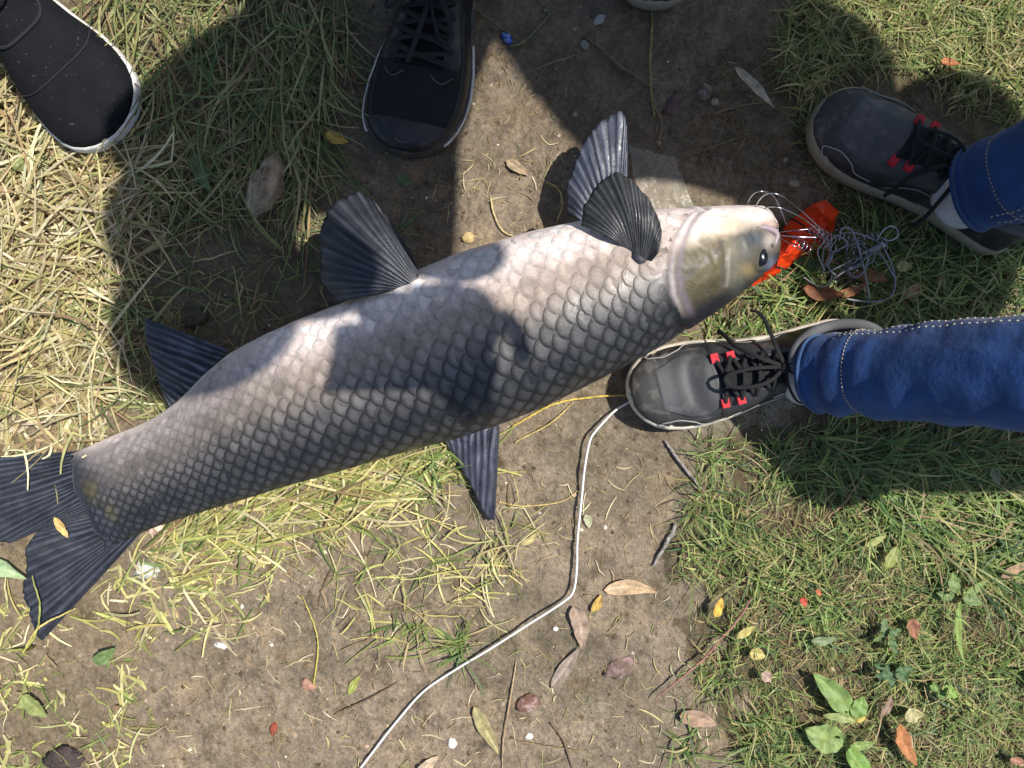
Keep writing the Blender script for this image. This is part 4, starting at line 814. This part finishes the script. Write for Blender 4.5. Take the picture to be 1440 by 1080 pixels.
def rig():
    root = thing('wire_rig', tuple(P(1200, 360)), 'tangle of grey fishing wire and small steel coils beside the orange pouch', 'fishing rig')
    g = srgb(176, 176, 182)
    def wire(name, pts, rad, n=60, col=g): return tubeo(name, spline([P(x, y, z) for x, y, z in pts], n), rad, M['wire'] if name != 'cable_loop' else M['cord'], root, col=col, n=7)
    # hoops through the jaw
    wire('wire_hoop', [(1051, 306, .07), (1052, 285, .10), (1062, 271, .12), (1078, 270, .12), (1090, 278, .10), (1102, 305, .08), (1106, 318, .066)], .0007)
    wire('wire_hoop', [(1059, 306, .07), (1066, 284, .11), (1080, 272, .13), (1100, 276, .13), (1125, 295, .10), (1150, 318, .075), (1162, 332, .06)], .0008)
    wire('wire_hoop', [(1064, 304, .07), (1078, 292, .10), (1095, 292, .11), (1118, 301, .10), (1140, 315, .08), (1160, 334, .06)], .0008)
    wire('wire_leader', [(1092, 327, .055), (1118, 324, .068), (1142, 322, .068)], .0008, col=srgb(150, 146, 160)); wire('wire_leader', [(1092, 331, .053), (1120, 333, .066), (1148, 334, .064)], .0010, col=srgb(200, 196, 214))
    wire('wire_leader', [(1094, 333, .053), (1115, 345, .062), (1126, 352, .058)], .0006)
    # coils (springs)
    def coil(a, b, rad, turns, wr=.0006):
        a = P(*a); b = P(*b); d = b-a; L_ = np.linalg.norm(d); d /= L_; u = np.cross(d, [0, 0, 1.]); u /= np.linalg.norm(u); v = np.cross(d, u); t = np.linspace(0, 1, turns*16)
        q = a + (t*L_)[:, None]*d + rad*np.cos(t*turns*2*math.pi)[:, None]*u + rad*np.sin(t*turns*2*math.pi)[:, None]*v
        tubeo('spring_coil', q, wr, M['wire'], root, col=g, n=6)
    coil((1142, 322, .068), (1172, 338, .052), .0055, 5); coil((1122, 340, .062), (1136, 352, .055), .006, 3); coil((1150, 335, .058), (1172, 350, .045), .0055, 4)
    coil((1180, 330, .042), (1206, 338, .04), .0048, 4); coil((1208, 336, .038), (1232, 330, .036), .0045, 4)
    # hooks and loops of coated cable
    cg = srgb(150, 150, 156)
    wire('hook', [(1160, 340, .05), (1150, 352, .045), (1153, 366, .04), (1160, 380, .032)], .0008)
    for pts in ([(1158, 385, .026), (1158, 352, .034), (1172, 334, .038), (1196, 327, .042), (1222, 334, .04), (1240, 346, .034), (1254, 372, .026), (1259, 398, .02), (1252, 417, .018), (1232, 424, .016), (1208, 423, .016), (1190, 420, .015)],
                [(1180, 338, .046), (1184, 322, .05), (1196, 322, .052), (1206, 344, .046), (1214, 374, .038), (1220, 402, .03), (1222, 420, .022)],
                [(1196, 372, .028), (1190, 356, .032), (1196, 344, .034), (1212, 344, .034), (1220, 360, .032), (1214, 382, .028), (1202, 390, .026), (1192, 380, .026), (1194, 366, .03)],
                [(1161, 384, .03), (1186, 372, .034), (1214, 356, .04), (1240, 341, .038)], [(1168, 395, .026), (1190, 380, .030), (1216, 364, .036), (1238, 348, .038)],
                [(1130, 390, .02), (1150, 402, .022), (1166, 400, .026), (1170, 386, .03)], [(1236, 352, .034), (1250, 376, .028), (1258, 390, .022)], [(1166, 360, .036), (1178, 352, .04), (1192, 342, .044), (1176, 332, .046), (1166, 346, .042), (1170, 362, .036)],
                [(1234, 352, .03), (1226, 368, .028), (1214, 374, .026)], [(1176, 388, .022), (1166, 378, .03), (1164, 366, .034)]):
        wire('cable_loop', pts, .0011 if len(pts) > 5 else .0009, 90, cg)
    for k in range(9):
        cx_, cy_ = random.uniform(1168, 1236), random.uniform(332, 392); r1, r2, a0 = random.uniform(8, 26), random.uniform(6, 18), random.uniform(0, 6.3); ca, sa = math.cos(a0), math.sin(a0)
        wire('wire_loop', [(cx_+ca*r1*math.cos(t)-sa*r2*math.sin(t)+random.uniform(-3, 3), cy_+sa*r1*math.cos(t)+ca*r2*math.sin(t)+random.uniform(-3, 3), .032+.012*math.sin(t*1.5+k)) for t in np.linspace(0, random.uniform(4, 7.5), 9)], random.choice([.0005, .0006, .0008]), 70, srgb(150, 150, 156))
    q = [(1232, 339, .036), (1242, 324, .04), (1252, 318, .042), (1261, 322, .042), (1262, 332, .04), (1252, 338, .038), (1240, 336, .036)]
    wire('ring', q, .0011, 60)
    for a, b in (((1220, 354, .040), (1240, 344, .040)), ((1192, 379, .034), (1214, 370, .038)), ((1161, 375, .034), (1170, 358, .04))):
        tubeo('crimp_sleeve', spline([P(*a), P(*b)], 8), np.array([.0015, .0028, .003, .003, .003, .003, .0028, .0015]), M['cord'], root, col=srgb(128, 128, 136), n=10)
    tubeo('swivel', spline([P(1238, 340, .04), P(1244, 348, .038)], 6), np.array([.002, .0036, .003, .0036, .003, .001]), M['wire'], root, col=g, n=10)
rig()
# white cord trailing from under the sneaker
cp_ = spline([P(x, y, z) for x, y, z in [(905, 556, .006), (880, 568, .007), (862, 580, .008), (838, 606, .012), (829, 622, .012), (822, 660, .010), (818, 700, .008), (812, 760, .007), (811, 800, .007), (806, 832, .008), (790, 848, .009), (740, 880, .009), (690, 912, .009), (640, 942, .007), (596, 972, .006), (560, 1012, .006), (530, 1050, .006), (498, 1092, .006)]], 260)
cp_[:, 2] = np.maximum(cp_[:, 2], gh(cp_[:, 0], cp_[:, 1])+.0022)
tag(tubeo('cord', cp_, .0015, M['cord'], col=srgb(226, 222, 220), n=10), 'thin white coated cord running from the sneaker toe across the mud', 'cord')
# translucent film scrap under the pectoral fins
u, v = np.meshgrid(np.linspace(0, 1, 24), np.linspace(0, 1, 24), indexing='ij'); a_, b_, c_, d_ = [np.array(q, float) for q in ((885, 208), (948, 222), (975, 296), (900, 300))]
q = (a_*((1-u)*(1-v))[..., None] + b_*(u*(1-v))[..., None] + c_*(u*v)[..., None] + d_*((1-u)*v)[..., None]) + (fbm(u*7, v*7, 3)-.5)[..., None]*8
FV = np.stack([(q[..., 0]-720)*PX, (540-q[..., 1])*PX], -1); FV = np.concatenate([FV, (gh(FV[..., 0], FV[..., 1])+.0022+.003*fbm(u*5, v*5, 8))[..., None]], -1)
tag(mobj('plastic_scrap', FV.reshape(-1, 3), gridf(24, 24), M['film'], cols=srgb(206, 196, 176)), 'crumpled translucent plastic scrap on the mud behind the pectoral fins', 'plastic scrap')
# ------------------------------------------------------------------ leaves, sticks, stones, weeds
def leafmesh(c, ln, wd, ang, col, z=.004, curl=.15, fold=.25, seed=0, nu=14, nv=7, tip=1.0, pitch=0.0):
    """a leaf blade with a midrib crease, c in photo pixels, ln and wd in pixels, ang in degrees in the picture (0 right, 90 down)"""
    u, v = np.meshgrid(np.linspace(0, 1, nu), np.linspace(-1, 1, nv), indexing='ij')
    prof = np.sin(np.pi*u**(.75 if tip >= 1 else 1.15))**.8; w_ = wd*PX/2*prof*(1+.12*(vnoise(u*9, v*0+seed, seed)-.5))
    x = (u-.5)*ln*PX; bend = .08*ln*PX*np.sin(u*math.pi)*(hash2(seed, 3, 1)-.5)*2
    y = v*w_ + bend; w_ = w_*(1+.35*(fbm(u*7+seed, np.sign(v)*3+seed, seed+2)-.5)); y = v*w_ + bend; zz = (fbm(u*5+seed, v*2+seed*2, seed+5)-.4)*wd*PX*.3 + np.abs(v)*w_*fold + curl*ln*PX*(u-.5)**2 + .15*w_*np.sin(u*15+seed)*v + pitch*u*ln*PX
    a = R(-ang); X = c[0]; p0 = P(c[0], c[1]); XX = p0[0]+x*math.cos(a)-y*math.sin(a); YY = p0[1]+x*math.sin(a)+y*math.cos(a)
    ZZ = zz + z; g = gh(XX, YY)+.0014; ZZ = np.maximum(ZZ + p0[2] + gh(p0[0], p0[1]), g)
    cc = np.tile(col, (nu, nv, 1)); cc = mix(cc, np.clip(cc*1.35+.02, 0, 1), np.exp(-(v/.13)**2)*.7); vein = .5+.5*np.sin((u*13-np.abs(v)*2.2)*2*math.pi); cc = mix(cc, cc*.82, vein*.5)
    cc = mix(cc, cc*np.array([.8, .62, .45]), sm(.55, .8, fbm(u*6+seed, v*2+seed, 4))*.6)
    return np.stack([XX, YY, ZZ], -1).reshape(-1, 3), gridf(nu, nv), cc.reshape(-1, 3)
LV = [  # px, py, length, width, angle, colour, dry, label
 (1055, 131, 86, 15, 46, (190, 182, 160), 1, 'narrow pale grey willow leaf lying in the shade at upper centre right'),
 (692, 793, 54, 17, 88, (200, 200, 140), 0, 'small pale yellow-green oval leaf standing out on the mud left of the cord'),
 (886, 830, 82, 24, 2, (206, 176, 142), 1, 'broad tan curled leaf right of the cord bend'),
 (838, 846, 30, 13, -62, (206, 172, 84), 1, 'short yellow leaf touching the broad tan leaf'),
 (812, 880, 66, 28, 78, (170, 146, 130), 1, 'wide pinkish brown leaf just below the cord bend'),
 (795, 938, 76, 20, -55, (162, 146, 138), 1, 'long grey-mauve leaf below the pinkish brown leaf'),
 (684, 1025, 82, 22, 62, (168, 160, 112), 1, 'slender olive-brown leaf near the bottom edge, left of centre'),
 (602, 1074, 44, 18, -40, (206, 186, 160), 1, 'pale tan leaf cut by the bottom edge'),
 (476, 196, 38, 18, 22, (212, 172, 76), 1, 'bright yellow curled leaf left of the centre black shoe'),
 (570, 253, 28, 16, 30, (96, 128, 84), 0, 'small green leaf on shaded mud under the centre black shoe'),
 (728, 236, 42, 16, 34, (168, 146, 118), 1, 'faded tan leaf in the sunny patch above the belly'),
 (1416, 796, 52, 15, -28, (176, 142, 112), 1, 'brown willow leaf lying on grass at the right edge'),
 (1005, 848, 32, 13, -72, (236, 190, 70), 1, 'bright yellow leaf on the orange-stained mud by the stick'),
 (1043, 882, 34, 12, -32, (214, 204, 116), 0, 'pale yellow-green leaf right of the thin stick'),
 (1059, 914, 24, 18, 10, (222, 206, 120), 0, 'round yellow leaf below the pale yellow-green one'),
 (1124, 842, 16, 10, 66, (214, 74, 60), 1, 'tiny red leaf fragment on the grass'),
 (1144, 828, 12, 8, 60, (206, 104, 70), 1, 'tiny orange-red leaf fragment beside the red one'),
 (1273, 877, 32, 20, 74, (156, 98, 76), 1, 'reddish brown crumpled leaf on grass at lower right'),
 (1246, 903, 18, 10, 10, (206, 128, 70), 1, 'small orange leaf under the little green rosette'),
 (1237, 984, 32, 13, -62, (146, 120, 106), 1, 'mauve-brown leaf right of the large green leaf pair'),
 (1264, 1036, 70, 22, 66, (190, 120, 70), 1, 'long orange-brown leaf near the lower right bottom edge'),
 (1274, 997, 30, 22, -20, (196, 190, 138), 1, 'papery cream leaf on grass below the rosette'),
 (1150, 892, 40, 14, -8, (128, 152, 106), 0, 'pale green leaf tip poking from the grass below the red fragment'),
 (1070, 944, 20, 16, 40, (190, 160, 150), 1, 'pale pink dry leaf on bare soil at lower right'),
 (1390, 668, 34, 16, 72, (132, 146, 110), 0, 'grey-green leaf in shaded grass below the jeans'),
 (1242, 778, 38, 18, -64, (164, 176, 92), 0, 'bright yellow-green folded leaf in the lawn'),
 (1222, 756, 36, 11, -28, (176, 188, 104), 0, 'narrow light green leaf above the folded one'),
 (500, 962, 34, 12, -60, (176, 190, 92), 0, 'small lime-green curled leaf near the lower left of the cord'),
 (826, 733, 22, 13, 74, (200, 206, 170), 0, 'small whitish green leaf right of the cord middle'),
 (745, 757, 34, 10, -36, (206, 192, 130), 1, 'thin straw-coloured leaf below the dorsal fin tip'),
 (157, 914, 40, 20, -32, (112, 146, 84), 0, 'green leaf scrap below the tail fin'),
 (60, 985, 50, 24, 40, (150, 166, 96), 0, 'torn pale green leaf in the lower left straw'),
 (290, 245, 70, 22, 68, (92, 124, 78), 0, 'broad dark green leaf among the trampled grass'),
 (50, 232, 56, 22, -18, (150, 164, 100), 0, 'flat green leaf in the sunlit straw under the left shoe'),
 (5, 272, 64, 20, 4, (196, 160, 124), 1, 'pinkish tan leaf at the left edge in straw'),
 (1214, 394, 58, 20, 10, (140, 84, 50), 1, 'rusty brown leaf under the wire tangle, right one'),
 (1150, 412, 62, 24, 8, (134, 78, 46), 1, 'rusty brown leaf under the wire tangle, left one'),
 (1190, 408, 56, 14, -22, (164, 100, 60), 1, 'thin rusty brown leaf beneath the cable loops'),
 (1276, 412, 40, 18, -30, (170, 130, 96), 1, 'light brown leaf right of the wire tangle'),
 (1128, 376, 44, 20, 20, (66, 104, 44), 0, 'dark green leaf tucked under the orange pouch'),
 (1262, 378, 26, 16, 0, (206, 206, 130), 0, 'pale lime leaf inside the large cable loop'),
 (1325, 96, 30, 12, 8, (190, 112, 66), 1, 'orange-brown leaf in the grass above the dusty sneaker'),
 (1196, 1000, 30, 22, 0, (206, 190, 84), 0, 'yellowing leaf beside the large green leaf'),
 (980, 1010, 60, 26, 14, (170, 140, 120), 1, 'crumpled brown leaf at the bottom, right of centre'),
 (1420, 1062, 30, 12, 20, (176, 124, 104), 1, 'pinkish leaf at the lower right corner'),
]
for i, (x, y, ln, wd, an, col, dry, lab) in enumerate(LV):
    V, F, K_ = leafmesh((x, y), ln*.92, wd*.9, an, srgb(*[.80*q_+.2*m_ for q_, m_ in zip(col, (140, 124, 94))]), z=.006 if x > 1000 else .003, seed=i*1.7, curl=.12 if dry else .06, fold=.3 if dry else .15)
    if x > 980 or x < 330: V[:, 2] += .014
    if 440 < x < 500 and y < 220: V[:, 2] += .010
    tag(mobj('fallen_leaf', V, F, M['dryleaf'] if dry else M['leaf'], cols=K_), lab, 'leaf', 'fallen leaves')
V, F, K_ = leafmesh((108, 735), 34, 11, 56, srgb(206, 178, 110), z=.03, seed=5); V[:, 2] += .002; tag(mobj('fallen_leaf', V, F, M['dryleaf'], cols=K_), 'tan leaf scrap stuck on the tail fin', 'leaf', 'fallen leaves')
V, F, K_ = leafmesh((10, 795), 90, 24, 18, srgb(176, 200, 150), z=.016, seed=8, curl=.02, tip=1); V[:, 2] += .008; tag(mobj('fallen_leaf', V, F, M['leaf'], cols=K_), 'cut pale green reed blade beside the tail fork', 'leaf', 'fallen leaves')
ST = [  # sticks: points, radius, colour, label
 ([(822, 52), (850, 75), (882, 102), (918, 124)], .0022, (120, 104, 84), 'grey forked twig on shaded mud right of the centre shoe'),
 ([(754, 98), (782, 88), (812, 78)], .0012, (150, 126, 96), 'short brown twig left of the grey forked twig'),
 ([(918, 10), (916, 50), (914, 90), (915, 130), (920, 165)], .0018, (138, 140, 84), 'green weed stem hanging below the shoe tip at top'),
 ([(920, 148), (930, 175), (926, 200)], .0009, (150, 130, 96), 'thin root below the green weed stem'),
 ([(1054, 838), (1024, 878), (980, 925), (918, 980)], .0018, (150, 110, 96), 'reddish thin stick leaning across the lawn edge'),
 ([(1214, 655), (1185, 700), (1158, 726)], .0013, (176, 140, 110), 'pinkish straight stem in the grass below the jeans'),
 ([(470, 1005), (510, 985), (560, 958)], .0012, (120, 100, 76), 'thin dark stick left of the cord near the bottom'),
 ([(726, 930), (716, 990), (708, 1040), (706, 1090)], .0011, (176, 150, 116), 'straight brown stem near the bottom centre'),
 ([(774, 1016), (792, 1040), (804, 1078)], .0014, (110, 90, 70), 'dark bent twig at the bottom centre'),
 ([(716, 1040), (760, 1046), (820, 1056)], .0008, (150, 126, 92), 'thin level stem beside the dark bent twig'),
 ([(560, 720), (610, 765), (667, 826), (700, 834), (724, 836)], .0013, (196, 190, 112), 'long pale grass stem below the fish near the dorsal fin'),
 ([(700, 706), (740, 712), (790, 705), (812, 690)], .0010, (200, 176, 110), 'curved straw right of the dorsal fin tip'),
 ([(720, 600), (780, 568), (840, 558), (890, 556)], .0016, (206, 180, 90), 'yellow straw reaching from the fish back to the sneaker toe'),
 ([(724, 622), (772, 596), (806, 566)], .0013, (196, 176, 110), 'second yellow straw under the fish back'),
 ([(690, 276), (694, 300), (708, 326), (730, 334)], .0012, (206, 186, 130), 'forked straw in the sunny patch by the belly'),
 ([(768, 256), (786, 268), (790, 290), (782, 316)], .0013, (190, 170, 116), 'bent straw left of the far pectoral fin'),
 ([(716, 66), (738, 58), (772, 20), (756, 0)], .0015, (120, 124, 84), 'looped grass stem near the blue chip'),
 ([(660, 4), (690, 30), (745, 66)], .0012, (120, 118, 80), 'thin grass stem left of the looped one'),
 ([(935, 620), (962, 658), (988, 690)], .0020, (150, 140, 140), 'greyish crumbling twig below the sneaker'),
 ([(950, 735), (935, 765), (918, 795)], .0028, (150, 144, 138), 'flattened grey bark strip on the mud right of the cord'),
 ([(440, 970), (448, 900), (430, 850), (424, 838)], .0011, (190, 176, 90), 'tall straw standing left of bottom centre'),
 ([(58, 905), (80, 870), (112, 852)], .0016, (196, 178, 104), 'pale straw curled over the lower tail lobe'),
 ([(8, 912), (60, 900), (80, 860), (70, 800)], .0013, (160, 164, 84), 'green stem lying against the tail fin edge'),
 ([(1000, 160), (1040, 150), (1085, 142)], .0009, (140, 120, 84), 'fine rootlet beside the pale willow leaf'),
 ([(960, 225), (1010, 205), (1062, 186)], .0010, (130, 112, 80), 'fine rootlet below the pale willow leaf'),
 ([(136, 640), (134, 560), (144, 480), (150, 400)], .0014, (214, 200, 150), 'straight straw along the shadow edge left of the anal fin'),
 ([(205, 350), (300, 312), (352, 308)], .0011, (170, 160, 104), 'thin straw on shaded soil left of the pelvic fin'),
]
for pts, r_, col, lab in ST:
    q = spline([P(x, y, 0) for x, y in pts], 40); lift = .012 if pts[0][0] > 1000 or pts[0][0] < 160 else .001
    q[:, 2] = gh(q[:, 0], q[:, 1]) + r_ + lift + .0025*np.sin(np.linspace(0, math.pi, 40)); q[:, :2] += (RNG.random((40, 2))-.5)*r_*.5
    ink = inpoly(*(np.stack([q[:, 0]/PX+720, 540-q[:, 1]/PX])), [(-40, 640), (140, 640), (200, 750), (60, 905), (20, 880)]); q[:, 2] += ink*.024
    tag(tubeo('stick', q, np.interp(np.arange(40), [0, 8, 30, 39], [r_*.7, r_, r_*.8, r_*.45]), M['twig'], col=srgb(*col), n=7), lab, 'stick', 'sticks and stems')
def lump(name, c, rx, ry, rz, ang, col, lab, cat, grp=None, seed=0, m_='stone', rough=.25, z=0, ridges=0, col2=None):
    u, v = np.meshgrid(np.linspace(0, math.pi, 15), np.linspace(0, 2*math.pi, 22, endpoint=False), indexing='ij'); x = np.sin(u)*np.cos(v); y = np.sin(u)*np.sin(v); zz = np.cos(u)
    k = 1+rough*(fbm(x*1.7+seed, y*1.7+zz*1.3+seed, seed)-.5)*2 + rough*.9*(fbm(x*5+seed, y*5+zz*4, seed+9, 2)-.5)*2
    if ridges: k = k*(1-.10*(.5+.5*np.cos(x*ridges)))
    a = R(-ang); X = x*rx*PX*k; Y = y*ry*PX*k; p0 = P(*c); g = float(gh(p0[0], p0[1]))
    V = np.stack([p0[0]+X*math.cos(a)-Y*math.sin(a), p0[1]+X*math.sin(a)+Y*math.cos(a), g+z+rz*.3+zz*rz*k], -1)
    cc = np.tile(srgb(*col), (15, 22, 1)); 
    if col2: cc = mix(cc, srgb(*col2), sm(.4, .62, fbm(x*2.5+seed, y*2.5+zz, seed+3)))
    V = V + (RNG.random(V.shape[:2]+(1,))-.5)*rz*.25
    return tag(mobj(name, V.reshape(-1, 3), gridf(15, 22, True), M[m_], cols=cc.reshape(-1, 3)), lab, cat, grp)
lump('mud_lump', (380, 266), 44, 22, .022, -70, (178, 160, 134), 'ridged grey-brown lump of dried mud upright in the grass', 'mud lump', seed=3, ridges=15, rough=.2, col2=(146, 126, 102), z=.016)
lump('mud_lump', (275, 447), 20, 14, .009, -30, (84, 78, 62), 'dark soil clod beside the anal fin', 'mud lump', seed=5, rough=.4)
lump('pebble', (991, 128), 13, 9, .007, 70, (150, 138, 130), 'oval brown and grey pebble in the shade', 'pebble', 'pebbles', 7, col2=(110, 90, 74))
lump('pebble', (1006, 142), 6, 5, .004, 10, (176, 162, 140), 'tiny tan pebble next to the oval pebble', 'pebble', 'pebbles', 8)
lump('pebble', (822, 64), 7, 6, .004, 30, (150, 144, 136), 'small grey pebble by the forked twig', 'pebble', 'pebbles', 9)
lump('pebble', (1116, 258), 8, 5, .003, 10, (176, 160, 136), 'flat tan pebble above the orange pouch', 'pebble', 'pebbles', 10)
lump('pebble', (843, 27), 10, 6, .003, -40, (176, 174, 170), 'whitish chip on shaded mud near the top edge', 'pebble', 'pebbles', 12)
lump('blue_chip', (713, 53), 10, 6, .004, 48, (44, 84, 196), 'small bright blue plastic chip on the mud at top', 'plastic chip', seed=11, m_='cord', rough=.3, col2=(150, 170, 220))
lump('shell_fragment', (636, 1046), 6, 8, .002, 0, (232, 228, 216), 'white shell fragment at the bottom left of the cord', 'shell', 'shell fragments', 13)
lump('shell_fragment', (744, 1036), 6, 4, .002, 0, (230, 226, 216), 'white fragment at the bottom centre', 'shell', 'shell fragments', 14)
lump('shell_fragment', (781, 885), 4, 3, .0015, 0, (240, 236, 230), 'tiny white fragment right of the cord', 'shell', 'shell fragments', 15)
lump('shell_fragment', (310, 908), 9, 4, .003, 10, (236, 232, 224), 'white crumbs of shell below the tail', 'shell', 'shell fragments', 16, rough=.5)
lump('seed_husk', (658, 334), 9, 8, .004, 0, (196, 170, 120), 'tan seed husk in the sunny patch next to the belly', 'husk', None, 17)
lump('bark_chip', (432, 964), 12, 7, .004, 30, (170, 130, 110), 'reddish bark chip on the lower left mud', 'bark chip', 'bark chips', 18, rough=.4)
lump('bark_chip', (384, 1026), 5, 9, .004, 10, (150, 74, 54), 'small red-brown chip at the lower left', 'bark chip', 'bark chips', 19)
lump('plastic_scrap', (205, 803), 16, 12, .006, 0, (196, 196, 190), 'pale crumpled film scrap in the straw right of the tail', 'plastic scrap', None, 20, rough=.5)
lump('shell_fragment', (218, 745), 12, 6, .006, -20, (226, 190, 176), 'pale pink shell piece by the tail base', 'shell', 'shell fragments', 21)
lump('cone_fragment', (742, 988), 19, 12, .006, -20, (120, 84, 72), 'ridged dark reddish cone fragment on the mud below the cord', 'cone', seed=22, ridges=20, rough=.2, col2=(176, 150, 140), m_='dryleaf')
lump('mud_lump', (872, 940), 22, 15, .004, -20, (112, 92, 80), 'dark purplish crumbly clod on the mud at lower centre right', 'mud lump', seed=23, rough=.3, col2=(146, 120, 116))
lump('mud_lump', (92, 1066), 26, 18, .007, 0, (70, 58, 56), 'dark brown clod at the lower left bottom edge', 'mud lump', seed=24, rough=.3)
lump('mud_lump', (945, 148), 8, 17, .002, 20, (100, 82, 76), 'dark purplish crumb of soil left of the oval pebble', 'mud lump', seed=25, rough=.6)
def weed(c, leaves, lab, nm='broadleaf_weed', grp=None, z=.02):
    r = thing(nm, tuple(P(*c)), lab, 'weed', grp)
    for i, (dx, dy, ln, wd, an, col) in enumerate(leaves):
        ca, sa = math.cos(R(an)), math.sin(R(an)); V, F, K_ = leafmesh((c[0]+ca*ln*.52+dx*.15, c[1]+sa*ln*.52+dy*.15), ln, wd, an, srgb(*[.82*q+14 for q in col]), z=z+.005*(i % 3), seed=i+c[0]*.1, nu=20, nv=9, curl=.05, fold=.14); mobj('leaf', V, F, M['leaf'], r, cols=K_)
    tubeo('stem', spline([P(*c), P(c[0]+2, c[1]+2, z+.006)], 6), .0016, M['twig'], r, col=srgb(110, 140, 70), n=6)
weed((1190, 1000), [(0, 0, 82, 32, 228, (150, 186, 96)), (0, 0, 34, 22, -68, (140, 180, 84)), (0, 0, 46, 13, 190, (176, 190, 110))], 'large light green dock leaf with small leaf at lower right')
weed((1180, 1036), [(0, 0, 60, 38, 200, (160, 190, 104)), (0, 0, 72, 26, 52, (150, 196, 90)), (0, 0, 36, 12, -10, (150, 180, 84))], 'second cluster of rounded light green leaves by the bottom edge')
weed((1244, 936), [(-14, -6, 24, 13, 200, (84, 122, 70)), (14, -4, 26, 14, -12, (98, 134, 78)), (-18, 6, 26, 13, 176, (80, 116, 70)), (2, 12, 22, 11, 90, (88, 124, 72)), (14, 10, 22, 12, 30, (90, 126, 72))], 'small dark green leaf rosette in the shaded lawn')
weed((1236, 886), [(0, 0, 24, 12, -100, (120, 152, 96)), (0, 0, 20, 10, -30, (96, 130, 70)), (0, 0, 24, 12, 70, (92, 126, 66)), (0, 0, 20, 10, 160, (96, 130, 70))], 'small upright green seedling above the dark rosette')
weed((1310, 958), [(-10, 0, 16, 12, 180, (130, 170, 70)), (8, -4, 16, 12, 0, (150, 186, 84)), (22, -2, 18, 13, 30, (150, 190, 80)), (-2, 12, 16, 12, 80, (126, 166, 72)), (-24, 6, 14, 10, 200, (130, 166, 80))], 'cluster of round bright clover-like leaves in the lawn')
weed((1334, 832), [(-6, -18, 30, 16, -100, (140, 170, 90)), (4, 16, 90, 9, 86, (150, 180, 80)), (16, 0, 30, 14, 20, (128, 156, 82)), (-16, 2, 26, 14, 190, (118, 148, 78)), (36, 42, 46, 12, -40, (150, 178, 84))], 'tall yellow-green weed with long blade at lower right')
weed((1432, 940), [(4, 0, 44, 26, 40, (140, 172, 92))], 'single broad leaf at the lower right edge')
weed((562, 320), [(4, 10, 34, 7, -40, (120, 140, 100)), (-6, 6, 26, 6, 200, (110, 130, 92)), (12, -4, 22, 6, -60, (120, 140, 100))], 'tiny grey-green sprig left of the sunny patch', z=.004)
weed((1215, 545), [(0, 0, 10, 4, 0, (110, 140, 70))], 'grass sprout hidden beneath the jeans leg') if False else None

def added_bag():  # unseen bag added to shade the grass below the jeans leg
    c = np.array([.96, .03, .66]); r = thing('added_bag', (c[0], c[1], c[2]-.13), 'unseen dark canvas bag added at right to shade the grass by the jeans leg', 'bag')
    u, v = np.meshgrid(np.linspace(-math.pi/2, math.pi/2, 24), np.linspace(0, 2*math.pi, 40, endpoint=False), indexing='ij')
    sp = lambda x, e: np.sign(x)*np.abs(x)**e
    V = np.stack([c[0]+.15*sp(np.cos(u), .35)*sp(np.cos(v), .35), c[1]+.05*sp(np.cos(u), .35)*sp(np.sin(v), .5), c[2]+.11*sp(np.sin(u), .45)], -1); V += (fbm(u*3, v*3, 4)-.5)[..., None]*.02
    mobj('bag_body', V.reshape(-1, 3), gridf(24, 40, True), M['cloth'], r, cols=srgb(58, 58, 52))
    tubeo('strap', spline([c+[.15, 0, .10], c+[.10, .16, .40], (.90, .52, 1.30), c+[-.02, .18, .36], c+[-.14, 0, .10]], 50), .016, M['cloth'], r, col=srgb(44, 44, 42), n=8, flat=.2)
added_bag()
